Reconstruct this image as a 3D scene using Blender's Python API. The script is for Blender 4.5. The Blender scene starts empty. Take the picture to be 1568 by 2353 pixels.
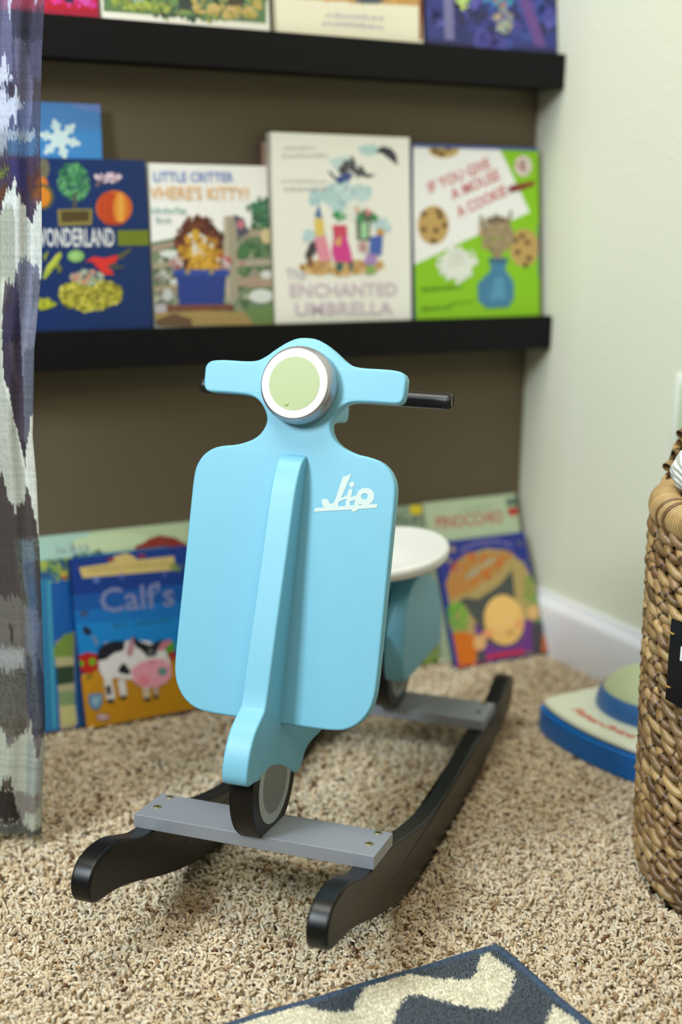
import bpy, bmesh, math, random
import numpy as np
from mathutils import Vector, Matrix
from mathutils.geometry import tessellate_polygon

S = bpy.context.scene
COL = S.collection

# ------------------------------------------------------------------ camera
cam = bpy.data.objects.new('camera', bpy.data.cameras.new('camera'))
COL.objects.link(cam)
cr = Vector((0.8819978, -0.4709654, 0.0164770))
cu = Vector((0.0936378, 0.2094122, 0.9733337))
cb = Vector((-0.4618570, -0.8569353, 0.2288012))
cam.matrix_world = Matrix(((cr.x, cu.x, cb.x, 0.0), (cr.y, cu.y, cb.y, 0.0), (cr.z, cu.z, cb.z, 0.70), (0, 0, 0, 1)))
cam.data.sensor_fit = 'VERTICAL'
cam.data.sensor_height = 36.0
cam.data.sensor_width = 24.0
cam.data.lens = 36.0 * 3100.0 / 2353.0
cam.data.clip_start = 0.02
cam.data.dof.use_dof = True
cam.data.dof.focus_distance = 1.29
cam.data.dof.aperture_fstop = 2.5
cam.data.dof.aperture_blades = 0
S.camera = cam

# ------------------------------------------------------------------ light
S.view_settings.view_transform = 'Standard'
S.view_settings.look = 'None'
S.view_settings.gamma = 1.0
S.view_settings.use_curve_mapping = False
S.view_settings.exposure = 0.36
W = bpy.data.worlds.new('room_air'); S.world = W
W.use_nodes = True
W.node_tree.nodes['Background'].inputs[0].default_value = (0.80, 0.86, 0.80, 1)
W.node_tree.nodes['Background'].inputs[1].default_value = 0.08

def area_light(name, loc, target, sx, sy, power, col):
    d = bpy.data.lights.new(name, 'AREA'); d.shape = 'RECTANGLE'; d.size = sx; d.size_y = sy
    d.energy = power; d.color = col
    o = bpy.data.objects.new(name, d); COL.objects.link(o)
    o.location = loc
    o.rotation_euler = (Vector(target) - Vector(loc)).to_track_quat('-Z', 'Y').to_euler()
    return o
area_light('window_daylight', (-1.20, 0.58, 1.68), (0.7, 1.2, 0.40), 0.45, 0.60, 36, (0.84, 0.95, 1.0))
area_light('ceiling_lamp', (0.10, 1.15, 2.30), (0.70, 1.25, 0.0), 1.1, 0.8, 25, (1.0, 0.96, 0.88))
area_light('room_lamp_behind', (0.05, -0.55, 1.90), (0.70, 1.2, 0.2), 0.5, 0.5, 9, (1.0, 0.80, 0.56))

# ------------------------------------------------------------------ helpers
def lin(h):
    c = [int(h[i:i + 2], 16) / 255 for i in (0, 2, 4)]
    return tuple(x / 12.92 if x <= 0.04045 else ((x + 0.055) / 1.055) ** 2.4 for x in c) + (1.0,)

_m = {}
def mat(name, hexc=None, rough=0.5, metal=0.0, coat=0.0, noise=None, bump=None, spec=0.5, emit=None):
    """principled material; noise=(scale, amount) mottles the colour, bump=(scale, strength, distance)"""
    if name in _m: return _m[name]
    m = bpy.data.materials.new(name); m.use_nodes = True
    nt = m.node_tree; b = nt.nodes['Principled BSDF']
    c = lin(hexc)
    b.inputs['Base Color'].default_value = c
    b.inputs['Roughness'].default_value = rough
    b.inputs['Metallic'].default_value = metal
    b.inputs['Coat Weight'].default_value = coat
    b.inputs['Specular IOR Level'].default_value = spec
    tc = nt.nodes.new('ShaderNodeTexCoord')
    if noise:
        n = nt.nodes.new('ShaderNodeTexNoise'); n.inputs['Scale'].default_value = noise[0]; n.inputs['Detail'].default_value = 4
        nt.links.new(tc.outputs['Object'], n.inputs['Vector'])
        r = nt.nodes.new('ShaderNodeMapRange'); r.inputs[1].default_value = 0.3; r.inputs[2].default_value = 0.7
        r.inputs[3].default_value = 1 - noise[1]; r.inputs[4].default_value = 1 + noise[1]
        nt.links.new(n.outputs['Fac'], r.inputs[0])
        x = nt.nodes.new('ShaderNodeVectorMath'); x.operation = 'SCALE'
        x.inputs[0].default_value = c[:3]; nt.links.new(r.outputs[0], x.inputs['Scale'])
        nt.links.new(x.outputs[0], b.inputs['Base Color'])
    if bump:
        n = nt.nodes.new('ShaderNodeTexNoise'); n.inputs['Scale'].default_value = bump[0]; n.inputs['Detail'].default_value = 3
        nt.links.new(tc.outputs['Object'], n.inputs['Vector'])
        bp = nt.nodes.new('ShaderNodeBump'); bp.inputs['Strength'].default_value = bump[1]; bp.inputs['Distance'].default_value = bump[2]
        nt.links.new(n.outputs['Fac'], bp.inputs['Height']); nt.links.new(bp.outputs[0], b.inputs['Normal'])
    _m[name] = m
    return m

def attr_mat(name, attr='Col', rough=0.9, spec=0.2, sheen=0.0, bump=None):
    m = bpy.data.materials.new(name); m.use_nodes = True
    nt = m.node_tree; b = nt.nodes['Principled BSDF']
    a = nt.nodes.new('ShaderNodeAttribute'); a.attribute_name = attr
    nt.links.new(a.outputs['Color'], b.inputs['Base Color'])
    b.inputs['Roughness'].default_value = rough
    b.inputs['Specular IOR Level'].default_value = spec
    b.inputs['Sheen Weight'].default_value = sheen
    if bump:
        tc = nt.nodes.new('ShaderNodeTexCoord')
        n = nt.nodes.new('ShaderNodeTexNoise'); n.inputs['Scale'].default_value = bump[0]; n.inputs['Detail'].default_value = 4
        nt.links.new(tc.outputs['Object'], n.inputs['Vector'])
        bp = nt.nodes.new('ShaderNodeBump'); bp.inputs['Strength'].default_value = bump[1]; bp.inputs['Distance'].default_value = bump[2]
        nt.links.new(n.outputs['Fac'], bp.inputs['Height']); nt.links.new(bp.outputs[0], b.inputs['Normal'])
    return m

def link(name, me, m, parent=None, smooth=True, kind=None):
    if isinstance(me, bmesh.types.BMesh):
        bm = me; me = bpy.data.meshes.new(name); bm.to_mesh(me); bm.free()
    for mm in (m if isinstance(m, (list, tuple)) else [m]):
        me.materials.append(mm)
    if smooth: me.shade_smooth()
    o = bpy.data.objects.new(name, me); COL.objects.link(o)
    if parent: o.parent = parent
    if kind: o['kind'] = kind
    return o

def empty(name, label, cat, loc, rotz=0.0, group=None):
    o = bpy.data.objects.new(name, None); COL.objects.link(o)
    o.empty_display_size = 0.05
    o.location = loc; o.rotation_euler = (0, 0, rotz)
    o['label'] = label; o['category'] = cat
    if group: o['group'] = group
    return o

def tag(o, label, cat, group=None, kind=None):
    o['label'] = label; o['category'] = cat
    if group: o['group'] = group
    if kind: o['kind'] = kind
    return o

def box(x0, x1, y0, y1, z0, z1, bev=0.0, seg=2):
    bm = bmesh.new()
    bmesh.ops.create_cube(bm, size=1)
    for v in bm.verts:
        v.co = Vector((x0 + (v.co.x + .5) * (x1 - x0), y0 + (v.co.y + .5) * (y1 - y0), z0 + (v.co.z + .5) * (z1 - z0)))
    if bev: bmesh.ops.bevel(bm, geom=bm.edges[:], offset=bev, segments=seg, affect='EDGES', profile=0.5)
    return bm

def bump_sharp(o, ang=35):
    o.data.set_sharp_from_angle(angle=math.radians(ang))
    md = o.modifiers.new('shading', 'WEIGHTED_NORMAL'); md.mode = 'FACE_AREA'; md.weight = 80; md.keep_sharp = True

def smooth_poly(pts, it=2, closed=True):
    """Chaikin corner cutting"""
    p = [Vector(q) for q in pts]
    for _ in range(it):
        out = []
        n = len(p)
        for i in range(n):
            a, b = p[i], p[(i + 1) % n]
            out += [a * .75 + b * .25, a * .25 + b * .75]
        p = out
    return p

def extrude_poly(pts, t0, t1, axis, bev=0.0015, seg=2):
    """pts: 2D outline (a,b). axis 'x': (t,a,b); axis 'y': (a,t,b). Bevelled rim edges."""
    pts = [Vector((p[0], p[1])) for p in pts]
    ar = sum(pts[i].x * pts[(i + 1) % len(pts)].y - pts[(i + 1) % len(pts)].x * pts[i].y for i in range(len(pts)))
    if ar < 0: pts.reverse()
    n = len(pts)
    # inward offsets for the rounded edge
    nor = []
    for i in range(n):
        d = (pts[(i + 1) % n] - pts[i - 1])
        d.normalize(); nor.append(Vector((-d.y, d.x)))
    def P(q, t):
        return (t, q.x, q.y) if axis == 'x' else (q.x, t, q.y)
    rings = []
    s = 1 if t1 > t0 else -1
    prof = [(bev * (1 - math.sin(a)), bev * (1 - math.cos(a))) for a in [math.pi / 2 * k / seg for k in range(seg + 1)]]
    for ins, dep in prof: rings.append([P(pts[i] + nor[i] * ins, t0 + s * (dep if False else bev * 0)) for i in range(n)]) if False else None
    rings = []
    for k in range(seg + 1):
        a = math.pi / 2 * k / seg
        rings.append([P(pts[i] + nor[i] * bev * (1 - math.sin(a)), t0 + s * bev * (1 - math.cos(a))) for i in range(n)])
    for k in range(seg + 1):
        a = math.pi / 2 * (1 - k / seg)
        rings.append([P(pts[i] + nor[i] * bev * (1 - math.sin(a)), t1 - s * bev * (1 - math.cos(a))) for i in range(n)])
    bm = bmesh.new()
    R = [[bm.verts.new(c) for c in r] for r in rings]
    for a, b in zip(R[:-1], R[1:]):
        for i in range(n):
            j = (i + 1) % n
            bm.faces.new((a[i], a[j], b[j], b[i]))
    tri = tessellate_polygon([[Vector((p.x, p.y, 0)) for p in pts]])
    for t in tri:
        try: bm.faces.new([R[0][i] for i in t])
        except ValueError: pass
        try: bm.faces.new([R[-1][i] for i in reversed(t)])
        except ValueError: pass
    bmesh.ops.recalc_face_normals(bm, faces=bm.faces[:])
    return bm

def lathe(profile, n=64):
    """profile [(r, z)] round the z axis"""
    bm = bmesh.new(); R = []
    for r, z in profile:
        if r < 1e-6: R.append([bm.verts.new((0, 0, z))])
        else: R.append([bm.verts.new((r * math.cos(2 * math.pi * i / n), r * math.sin(2 * math.pi * i / n), z)) for i in range(n)])
    for a, b in zip(R[:-1], R[1:]):
        for i in range(n):
            j = (i + 1) % n
            if len(a) == 1 and len(b) == 1: continue
            if len(a) == 1: bm.faces.new((a[0], b[i], b[j]))
            elif len(b) == 1: bm.faces.new((a[i], a[j], b[0]))
            else: bm.faces.new((a[i], a[j], b[j], b[i]))
    bmesh.ops.recalc_face_normals(bm, faces=bm.faces[:])
    return bm

def place(bm, M):
    bmesh.ops.transform(bm, matrix=M, verts=bm.verts[:]); return bm

def tubes(paths, radii, sides=6, cols=None, name='tube'):
    """many tubes into one mesh. paths: list of (n,3) arrays; radii: list of (n,) arrays; cols: list of (n,3)"""
    V = []; F = []; C = []; off = 0
    ang = np.arange(sides) * 2 * math.pi / sides
    for k, (p, r) in enumerate(zip(paths, radii)):
        n = len(p)
        t = np.gradient(p, axis=0); t /= np.linalg.norm(t, axis=1)[:, None] + 1e-12
        up = np.tile(np.array([0.13, 0.21, 0.97]), (n, 1))
        a = np.cross(t, up); a /= np.linalg.norm(a, axis=1)[:, None] + 1e-9
        b = np.cross(t, a)
        ring = p[:, None, :] + r[:, None, None] * (np.cos(ang)[None, :, None] * a[:, None, :] + np.sin(ang)[None, :, None] * b[:, None, :])
        V.append(ring.reshape(-1, 3))
        i = np.arange(n - 1)[:, None] * sides; j = np.arange(sides)[None, :]; j2 = (j + 1) % sides
        q = np.stack([i + j, i + j2, i + sides + j2, i + sides + j], -1).reshape(-1, 4) + off
        F.append(q)
        if cols is not None: C.append(np.repeat(cols[k], sides, axis=0))
        off += n * sides
    V = np.concatenate(V); F = np.concatenate(F)
    return raw_mesh(name, V, F, np.concatenate(C) if cols is not None else None)

def raw_mesh(name, V, F, C=None):
    me = bpy.data.meshes.new(name)
    me.vertices.add(len(V)); me.vertices.foreach_set('co', V.astype(np.float32).ravel())
    k = F.shape[1]
    me.loops.add(F.size); me.loops.foreach_set('vertex_index', F.astype(np.int32).ravel())
    me.polygons.add(len(F)); me.polygons.foreach_set('loop_start', np.arange(len(F), dtype=np.int32) * k)
    if C is not None:
        at = me.color_attributes.new('Col', 'FLOAT_COLOR', 'POINT')
        at.data.foreach_set('color', np.concatenate([C, np.ones((len(C), 1))], 1).astype(np.float32).ravel())
    me.update(calc_edges=True)
    return me

def clip_rect(poly, w, h):
    def cut(P, inside, inter):
        out = []
        for i in range(len(P)):
            a, b = P[i - 1], P[i]
            if inside(b):
                if not inside(a): out.append(inter(a, b))
                out.append(b)
            elif inside(a): out.append(inter(a, b))
        return out
    def ix(x): return lambda a, b: (x, a[1] + (b[1] - a[1]) * (x - a[0]) / (b[0] - a[0]))
    def iy(y): return lambda a, b: (a[0] + (b[0] - a[0]) * (y - a[1]) / (b[1] - a[1]), y)
    P = [tuple(p) for p in poly]
    for f, g in ((lambda p: p[0] >= 0, ix(0)), (lambda p: p[0] <= w, ix(w)), (lambda p: p[1] >= 0, iy(0)), (lambda p: p[1] <= h, iy(h))):
        if len(P) < 3: return []
        P = cut(P, f, g)
    return P

def text_tris(body, shear=0.0, bold=0.0):
    c = bpy.data.curves.new('t', 'FONT'); c.body = body; c.size = 1.0; c.resolution_u = 2; c.shear = shear
    c.offset = bold
    o = bpy.data.objects.new('t', c); COL.objects.link(o)
    dg = bpy.context.evaluated_depsgraph_get()
    me = o.evaluated_get(dg).to_mesh()
    me.calc_loop_triangles()
    V = [(v.co.x, v.co.y) for v in me.vertices]; T = [tuple(t.vertices) for t in me.loop_triangles]
    o.evaluated_get(dg).to_mesh_clear()
    bpy.data.objects.remove(o); bpy.data.curves.remove(c)
    return V, T

# ------------------------------------------------------------------ the room
YW = 1.74      # back wall
XW = 1.265     # side wall
M_taupe = mat('taupe_paint', '6a614f', 0.85, noise=(3, 0.03), bump=(260, 0.25, 0.002), spec=0.2)
M_cream = mat('cream_paint', 'd4d8c6', 0.8, noise=(2, 0.02), bump=(150, 0.35, 0.003), spec=0.25)
M_white = mat('white_gloss_paint', 'e4e8ee', 0.35)
link('wall_back', box(-0.6, XW + .12, YW, YW + .1, -.03, 2.4), M_taupe, smooth=False, kind='structure')
link('wall_right', box(XW, XW + .1, -1.2, YW, -.03, 2.4), M_cream, smooth=False, kind='structure')
link('floor', box(-1.6, XW, -1.2, YW, -.05, -.013), mat('carpet_backing', '8c7d66', 0.95, noise=(60, 0.3), bump=(300, 1.0, 0.004)), smooth=False, kind='structure')
def baseboard(name, pts_fn):
    prof = [(0, -.013), (.015, -.013), (.015, .072), (.0135, .078), (.009, .083), (.0065, .088), (.006, .094), (0, .094)]
    bm = bmesh.new()
    A = [bm.verts.new(pts_fn(0, d, z)) for d, z in prof]; B = [bm.verts.new(pts_fn(1, d, z)) for d, z in prof]
    n = len(prof)
    for i in range(n): bm.faces.new((A[i], A[(i + 1) % n], B[(i + 1) % n], B[i]))
    bm.faces.new(A); bm.faces.new(B[::-1])
    bmesh.ops.recalc_face_normals(bm, faces=bm.faces[:])
    o = link(name, bm, M_white, kind='structure'); bump_sharp(o, 30); return o
baseboard('baseboard_right', lambda s, d, z: (XW - d, -1.2 if s == 0 else YW, z))
baseboard('baseboard_back', lambda s, d, z: (-0.6 if s == 0 else XW - .015, YW - d, z))

# wall plate
wp = empty('outlet_plate', 'white plastic wall plate on the cream wall above the woven basket', 'wall plate', (XW, 1.338, .4165))
bm = box(-.005, -.0002, -.058, .052, -.057, .057, .002)
link('plate', bm, mat('plate_white', 'e8f0e6', 0.35), wp)
link('insert_panel', box(-.0058, -.0048, -.046, .041, -.045, .045, .0004), mat('plate_insert', 'c4d2b4', 0.4), wp)

# ------------------------------------------------------------------ carpet pile
def carpet():
    rng = np.random.default_rng(3)
    fw = -np.array(cb); rt = np.array(cr); up = np.array(cu)
    def inside(x, y):
        d = np.stack([x, y, np.full_like(x, -.70)], -1)
        z = d @ fw; px = d @ rt / z * 3100; py = d @ up / z * 3100
        return (np.abs(px) < 784 + 260) & (np.abs(py) < 1177 + 260) & (z > 0)
    P = []
    for (y0, y1, sp) in ((.55, 1.24, .0030), (1.24, YW - .016, .0040)):
        gx, gy = np.meshgrid(np.arange(-.1, XW - .016, sp), np.arange(y0, y1, sp))
        gx = gx.ravel() + rng.uniform(-.6, .6, gx.size) * sp; gy = gy.ravel() + rng.uniform(-.6, .6, gy.size) * sp
        k = inside(gx, gy) & (gx < XW - .017) & (gy < YW - .017)
        k &= ~((gx < .675) & (gy < .934))                      # nothing stands up through the rug
        k &= ((gx - 1.05) ** 2 + (gy - .915) ** 2 > .160 ** 2)
        P.append(np.stack([gx[k], gy[k], np.full(k.sum(), 1.0 if sp < .0035 else 1.25)], 1))
    P = np.concatenate(P); n = len(P)
    # pile leans in patches
    def field(x, y, s, seed):
        r = np.random.default_rng(seed); v = np.zeros_like(x)
        for _ in range(7):
            a = r.uniform(0, 2 * np.pi); k = r.uniform(.6, 1.5) / s * 2 * np.pi
            v += np.sin(x * k * np.cos(a) + y * k * np.sin(a) + r.uniform(0, 6.28))
        return v / 2.6
    x, y = P[:, 0], P[:, 1]
    dirx = field(x, y, .015, 11) * .0036 + rng.normal(0, .0024, n)
    diry = field(x, y, .015, 12) * .0036 + rng.normal(0, .0024, n)
    hgt = .0118 + .0026 * field(x, y, .014, 13) + rng.normal(0, .0012, n)
    # flatten under heavy things
    def squash(cond, h): 
        hgt[cond] = np.minimum(hgt[cond], h)
    cs, sn = math.cos(math.radians(-47)), math.sin(math.radians(-47))
    lx = (x - .486) * cs + (y - 1.072) * sn; ly = -(x - .486) * sn + (y - 1.072) * cs
    squash((np.abs(np.abs(lx) - .112) < .013) & (ly > .14) & (ly < .46), .006)
    squash((x > 1.03) & (y > 1.15) & (y < 1.40), .010)
    squash((x < .688) & (y < .947), .010)
    ph = rng.uniform(0, 2 * np.pi, n); cr_ = rng.uniform(.0010, .0024, n)
    K = 6; sides = 4
    ts = np.linspace(0, 1, K)
    path = np.zeros((n, K, 3))
    for i, t in enumerate(ts):
        path[:, i, 0] = x + dirx * t ** 2.2 + cr_ * t * np.cos(ph + t * 7)
        path[:, i, 1] = y + diry * t ** 2.2 + cr_ * t * np.sin(ph + t * 7)
        path[:, i, 2] = -.0135 + hgt * math.sin(min(t * 1.25, 1.15) * math.pi / 2)
    rad = np.array([.8, .95, 1.05, 1.1, 1.0, .5])[None, :] * (rng.uniform(.0012, .0020, n) * P[:, 2])[:, None]
    t = np.gradient(path, axis=1); t /= np.linalg.norm(t, axis=2)[..., None]
    a = np.cross(t, np.array([1., .2, 0])); a /= np.linalg.norm(a, axis=2)[..., None] + 1e-9
    b = np.cross(t, a)
    ang = np.arange(sides) * 2 * np.pi / sides
    V = path[:, :, None, :] + rad[:, :, None, None] * (np.cos(ang)[None, None, :, None] * a[:, :, None, :] + np.sin(ang)[None, None, :, None] * b[:, :, None, :])
    V = V.reshape(-1, 3)
    base = (np.arange(n) * K * sides)[:, None, None]
    i = (np.arange(K - 1) * sides)[None, :, None]; j = np.arange(sides)[None, None, :]; j2 = (j + 1) % sides
    F = np.stack([base + i + j, base + i + j2, base + i + sides + j2, base + i + sides + j], -1).reshape(-1, 4)
    pal = np.array([lin(h)[:3] for h in ('d2c3a6', 'c9b898', 'dacfb8', 'bda888', 'cbc3ae', 'a3845f', '6e4c34', '8e7c66')])
    pr = np.array([.30, .22, .20, .12, .12, .020, .005, .015])
    # flecks cluster
    f = field(x, y, .013, 21)
    idx = rng.choice(8, n, p=pr)
    dark = (f > 1.12) & (rng.random(n) < .75)
    idx[dark] = rng.choice([5, 6, 7, 3], dark.sum())
    c = pal[idx] * rng.uniform(.86, 1.1, (n, 1))
    C = np.repeat(c, K * sides, axis=0)
    me = raw_mesh('carpet_pile', V, F, C)
    o = link('carpet_pile', me, attr_mat('carpet_yarn', rough=0.95, spec=0.1, sheen=0.2))
    tag(o, 'flecked beige frieze carpet pile covering the floor', 'carpet', kind='stuff')
carpet()

# ------------------------------------------------------------------ the rocking scooter
SW = 0.2446
sc = empty('rocking_scooter', "child's light blue wooden rocking scooter with white seat on black rockers", 'ride-on toy', (.486, 1.072, 0), math.radians(-47))
M_blue = mat('light_blue_lacquer', '76bad4', 0.45, noise=(40, 0.012), bump=(900, 0.04, 0.0005), spec=0.5)
M_black = mat('black_lacquer', '060607', 0.36, spec=0.4)
M_silver = mat('silver_paint', '9aa0aa', 0.42, metal=0.35, noise=(900, 0.05), bump=(800, 0.05, 0.0004))
M_seat = mat('white_lacquer', 'eef2f0', 0.3)
TH = math.radians(15.0)
def shield_M(off):    # plane of the shield: local (x, off, s) -> scooter space; off>0 towards the rider
    return Matrix.Translation((0, -.0116, 0)) @ Matrix.Rotation(-TH, 4, 'X')
half = [(0, .5853), (.010, .5846), (.020, .5800), (.0305, .5730), (.041, .5645), (.049, .5603), (.060, .5590), (.080, .5592), (.091, .5588), (.0995, .5572),
        (.1036, .552), (.1036, .545), (.1034, .534), (.1012, .5285), (.096, .5266), (.080, .5266), (.060, .5264), (.050, .5252), (.0425, .521), (.036, .513), (.0328, .505), (.0330, .499),
        (.0365, .491), (.043, .4845), (.052, .480), (.063, .4765), (.075, .4750), (.086, .472), (.095, .4655), (.1005, .4575), (.1034, .449), (.1042, .437), (.1042, .412), (.1042, .36), (.1044, .30), (.1042, .262), (.1030, .247),
        (.099, .235), (.0915, .2245), (.080, .2165), (.066, .2136), (.04, .213)]
sm = smooth_poly(half + [(-x, y) for x, y in reversed(half[1:])], 1)
# cut the slot the front beam stands in
out = []
for i, p in enumerate(sm):
    q = sm[(i + 1) % len(sm)]
    out.append((p.x, p.y))
    if p.x > 0.03 and q.x < -0.03 and p.y < .3: out += [(.0142, .213), (.0142, .318), (-.0142, .318), (-.0142, .213)]
bm = extrude_poly(out, 0.0, .0138, 'y', .0022, 3)
place(bm, shield_M(0)); o = link('leg_shield', bm, M_blue, sc); bump_sharp(o, 40)

beam = [(.118, .4555), (.110, .4555), (.103, .4545), (.096, .4513), (.0905, .4455), (.0835, .435), (.0761, .4205), (.0505, .352), (.028, .2944), (.0068, .2350), (.0030, .2325), (-.0084, .2268), (-.0170, .2222), (-.0245, .2150),
        (-.031, .2060), (-.0360, .1950), (-.0385, .1850), (-.0385, .1790), (-.0355, .1740), (-.029, .1724), (-.020, .1718), (-.012, .1692), (-.0070, .1688), (-.0035, .1712), (.004, .1712),
        (.0125, .1712), (.0215, .1705), (.033, .1668), (.0425, .1632), (.053, .1575), (.0620, .1520), (.0680, .1488), (.0750, .1430), (.0830, .1382), (.0935, .1350), (.1010, .1362), (.1065, .1405), (.1120, .1470), (.1185, .1510), (.130, .1530), (.165, .1520),
        (.21, .158), (.26, .166), (.32, .172), (.385, .172), (.385, .200), (.32, .198), (.22, .190), (.16, .192), (.135, .215), (.128, .26), (.134, .32), (.146, .40), (.156, .440), (.170, .4600), (.186, .4715), (.200, .4735), (.215, .4715), (.2290, .4690),
        (.2350, .4730), (.2370, .490), (.2340, .512), (.222, .5230), (.205, .5235), (.18, .521), (.150, .5180), (.132, .5150)]
bp_ = smooth_poly(beam, 1)
o = link('centre_board', extrude_poly([(p.x, p.y) for p in bp_], -.0128, .0128, 'x', .0022, 3), M_blue, sc); bump_sharp(o, 40)

def wheel(cy, cz, front):
    r = .0562
    bm = lathe([(0, -.0122), (r - .0025, -.0122), (r - .0007, -.0116), (r, -.0098), (r, .0098), (r - .0007, .0116), (r - .0025, .0122), (0, .0122)], 96)
    M = Matrix.Translation((0, cy, cz)) @ Matrix.Rotation(math.pi / 2, 4, 'Y')
    w = link('wheel', place(bm, M), M_black, sc); bump_sharp(w, 50)
    for s in (1, -1):
        rg = lathe([(.0315, .0122), (.0315, .0125), (.0413, .0125), (.0413, .0122)], 72)
        hb = lathe([(0, .01255), (.0316, .01255), (.0316, .0122)], 72)
        Ms = Matrix.Translation((0, cy, cz)) @ Matrix.Rotation(math.pi / 2 * s, 4, 'Y')
        a = link('wheel_ring', place(rg, Ms), mat('pale_grey_paint', 'a4adac', .45), w, smooth=False)
        b = link('hub_disc', place(hb, Ms), mat('mid_grey_paint', '7a7e7c', .45), w, smooth=False)
    return w
w1 = wheel(.0325, .1520, True); w1['label'] = 'front wheel with pale ring'
w2 = wheel(.4620, .1275, False); w2['label'] = 'rear wheel under the seat'

def cross_plank(yf, zf, yb, zb, th, screws):
    """zf/zb: top height at front and back edge"""
    bm = box(-SW / 2 - .001, SW / 2 + .001, 0, math.hypot(yb - yf, zb - zf), -th, 0, .0010, 2)
    M = Matrix.Translation((0, yf, zf)) @ Matrix.Rotation(math.atan2(zb - zf, yb - yf), 4, 'X')
    p = link('cross_plank', place(bm, M), M_silver, sc); bump_sharp(p, 40)
    mb = mat('brass_screw', '9c9670', 0.4, metal=0.7); md = mat('screw_recess', '3a3a30', .6)
    for x in (-.1103, .1103):
        for y in (.0255, .0535):
            b2 = lathe([(0, .0001), (.0013, .0002), (.0028, .0007), (.0040, .0008), (.0042, .0002), (.0042, -.0003)], 20)
            s_ = link('screw', place(b2, M @ Matrix.Translation((x, y * (yb - yf) / .0601, 0)) ), mb, p)
            c = bmesh.new()
            for (a1, a2) in ((.0022, .0005), (.0005, .0022)):
                t = box(-a1, a1, -a2, a2, 0, .00085)
                tm = bpy.data.meshes.new('t'); t.to_mesh(tm); t.free(); c.from_mesh(tm); bpy.data.meshes.remove(tm)
            place(c, M @ Matrix.Translation((x, y * (yb - yf) / .0601, 0)) @ Matrix.Rotation(.6 + x * 9 + y * 20, 4, 'Z'))
            s_['label'] = 'sunken cross-head screw'
            me = bpy.data.meshes.new('tmp'); c.to_mesh(me); c.free()
            b3 = bmesh.new(); b3.from_mesh(s_.data); n0 = len(b3.faces); b3.from_mesh(me)
            b3.faces.ensure_lookup_table()
            for f in b3.faces[n0:]: f.material_index = 1
            b3.to_mesh(s_.data); b3.free(); s_.data.materials.append(md); bpy.data.meshes.remove(me)
    return p
cross_plank(0.0, .1085, .0605, .1042, .0136, True)
cross_plank(.4525, .0702, .5150, .0712, .0132, True)

rk = [(-.1040, .0742), (-.085, .0722), (-.062, .0668), (-.035, .0575), (-.008, .0468), (.025, .034), (.06, .0228), (.10, .0115), (.15, .002), (.21, -.0045), (.28, -.0068), (.35, -.0055), (.41, -.002), (.46, .0035), (.51, .0100), (.55, .0155), (.58, .0190), (.602, .0205), (.620, .0240),
      (.6335, .0330), (.6405, .0460), (.6385, .0590), (.6310, .0690), (.6180, .0745), (.602, .0745), (.585, .0695), (.567, .0640), (.545, .0590), (.515, .0580), (.4525, .0570), (.40, .0545), (.35, .0505), (.30, .0480), (.25, .0490), (.20, .0545), (.15, .0650), (.10, .0785), (.061, .0905),
      (.0, .0949), (-.0180, .0975), (-.040, .1060), (-.062, .1150), (-.082, .1192), (-.1000, .1188), (-.1140, .1150), (-.1225, .1060), (-.1262, .0960), (-.1240, .0850), (-.1180, .0775)]
rs = [(p.x, p.y) for p in smooth_poly(rk, 2)]
for s in (1, -1):
    o = link('rocker', extrude_poly(rs, s * (SW / 2 - .0205), s * SW / 2, 'x', .0028, 3), M_black, sc); bump_sharp(o, 50)

pan = [(.390, .1310), (.384, .150), (.3825, .175), (.3850, .200), (.391, .220), (.402, .2360), (.4180, .2455), (.440, .2490), (.462, .2480), (.490, .2400), (.520, .2250), (.545, .2040), (.5590, .180), (.5640, .150), (.5640, .130), (.5600, .1275), (.48, .1275), (.40, .1290)]
pp = smooth_poly(pan, 1)
for s in (1, -1):
    o = link('side_panel', extrude_poly([(p.x, p.y) for p in pp], s * .0128, s * .0375, 'x', .0024, 3), M_blue, sc); bump_sharp(o, 40)
bd = [(.380, .158), (.375, .200), (.372, .2705), (.50, .2705), (.535, .240), (.575, .190), (.575, .158)]
o = link('seat_post_board', extrude_poly([(p.x, p.y) for p in smooth_poly(bd, 1)], -.0126, .0126, 'x', .002, 2), M_blue, sc); bump_sharp(o, 40)

st = lathe([(0, 0), (.90, 0), (.955, .0012), (.985, .0045), (1.0, .0085), (.99, .0125), (.965, .0150), (.92, .0160), (0, .0160)], 96)
place(st, Matrix.Translation((0, .430, .2700)) @ Matrix.Diagonal((.0725, .1150, 1, 1)))
o = link('seat', st, M_seat, sc); o['label'] = 'oval white seat'; bump_sharp(o, 60)

# headlight
HM = Matrix.Translation((0, -.0116, 0)) @ Matrix.Rotation(-TH, 4, 'X') @ Matrix.Translation((0, 0, .5378)) @ Matrix.Rotation(math.pi / 2, 4, 'X')
rim = lathe([(.0365, -.001), (.0374, .002), (.0378, .006), (.0376, .0105), (.0368, .0145), (.0354, .0180), (.0338, .0202), (.0330, .0208), (.0328, .0206), (0, .0206)], 96)
hr = link('headlight_rim', place(rim, HM), mat('satin_silver', 'b4b4ba', 0.34, metal=0.75), sc); hr['label'] = 'satin silver headlight housing'
rg = lathe([(.0250, .0207), (.0250, .0212), (.0330, .0212), (.0334, .0204)], 96)
link('headlight_ring', place(rg, HM), mat('warm_white_paint', 'f0f0e6', .4), hr, smooth=False)
ln = lathe([(0, .0215), (.0256, .0215), (.0257, .0207)], 96)
lo = link('headlight_lens', place(ln, HM), mat('pale_green_paint', 'a2b27c', .4, noise=(500, 0.02), bump=(600, .05, .0005)), hr, smooth=False)
dm = bmesh.new(); bmesh.ops.create_uvsphere(dm, u_segments=16, v_segments=8, radius=.0022)
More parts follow.
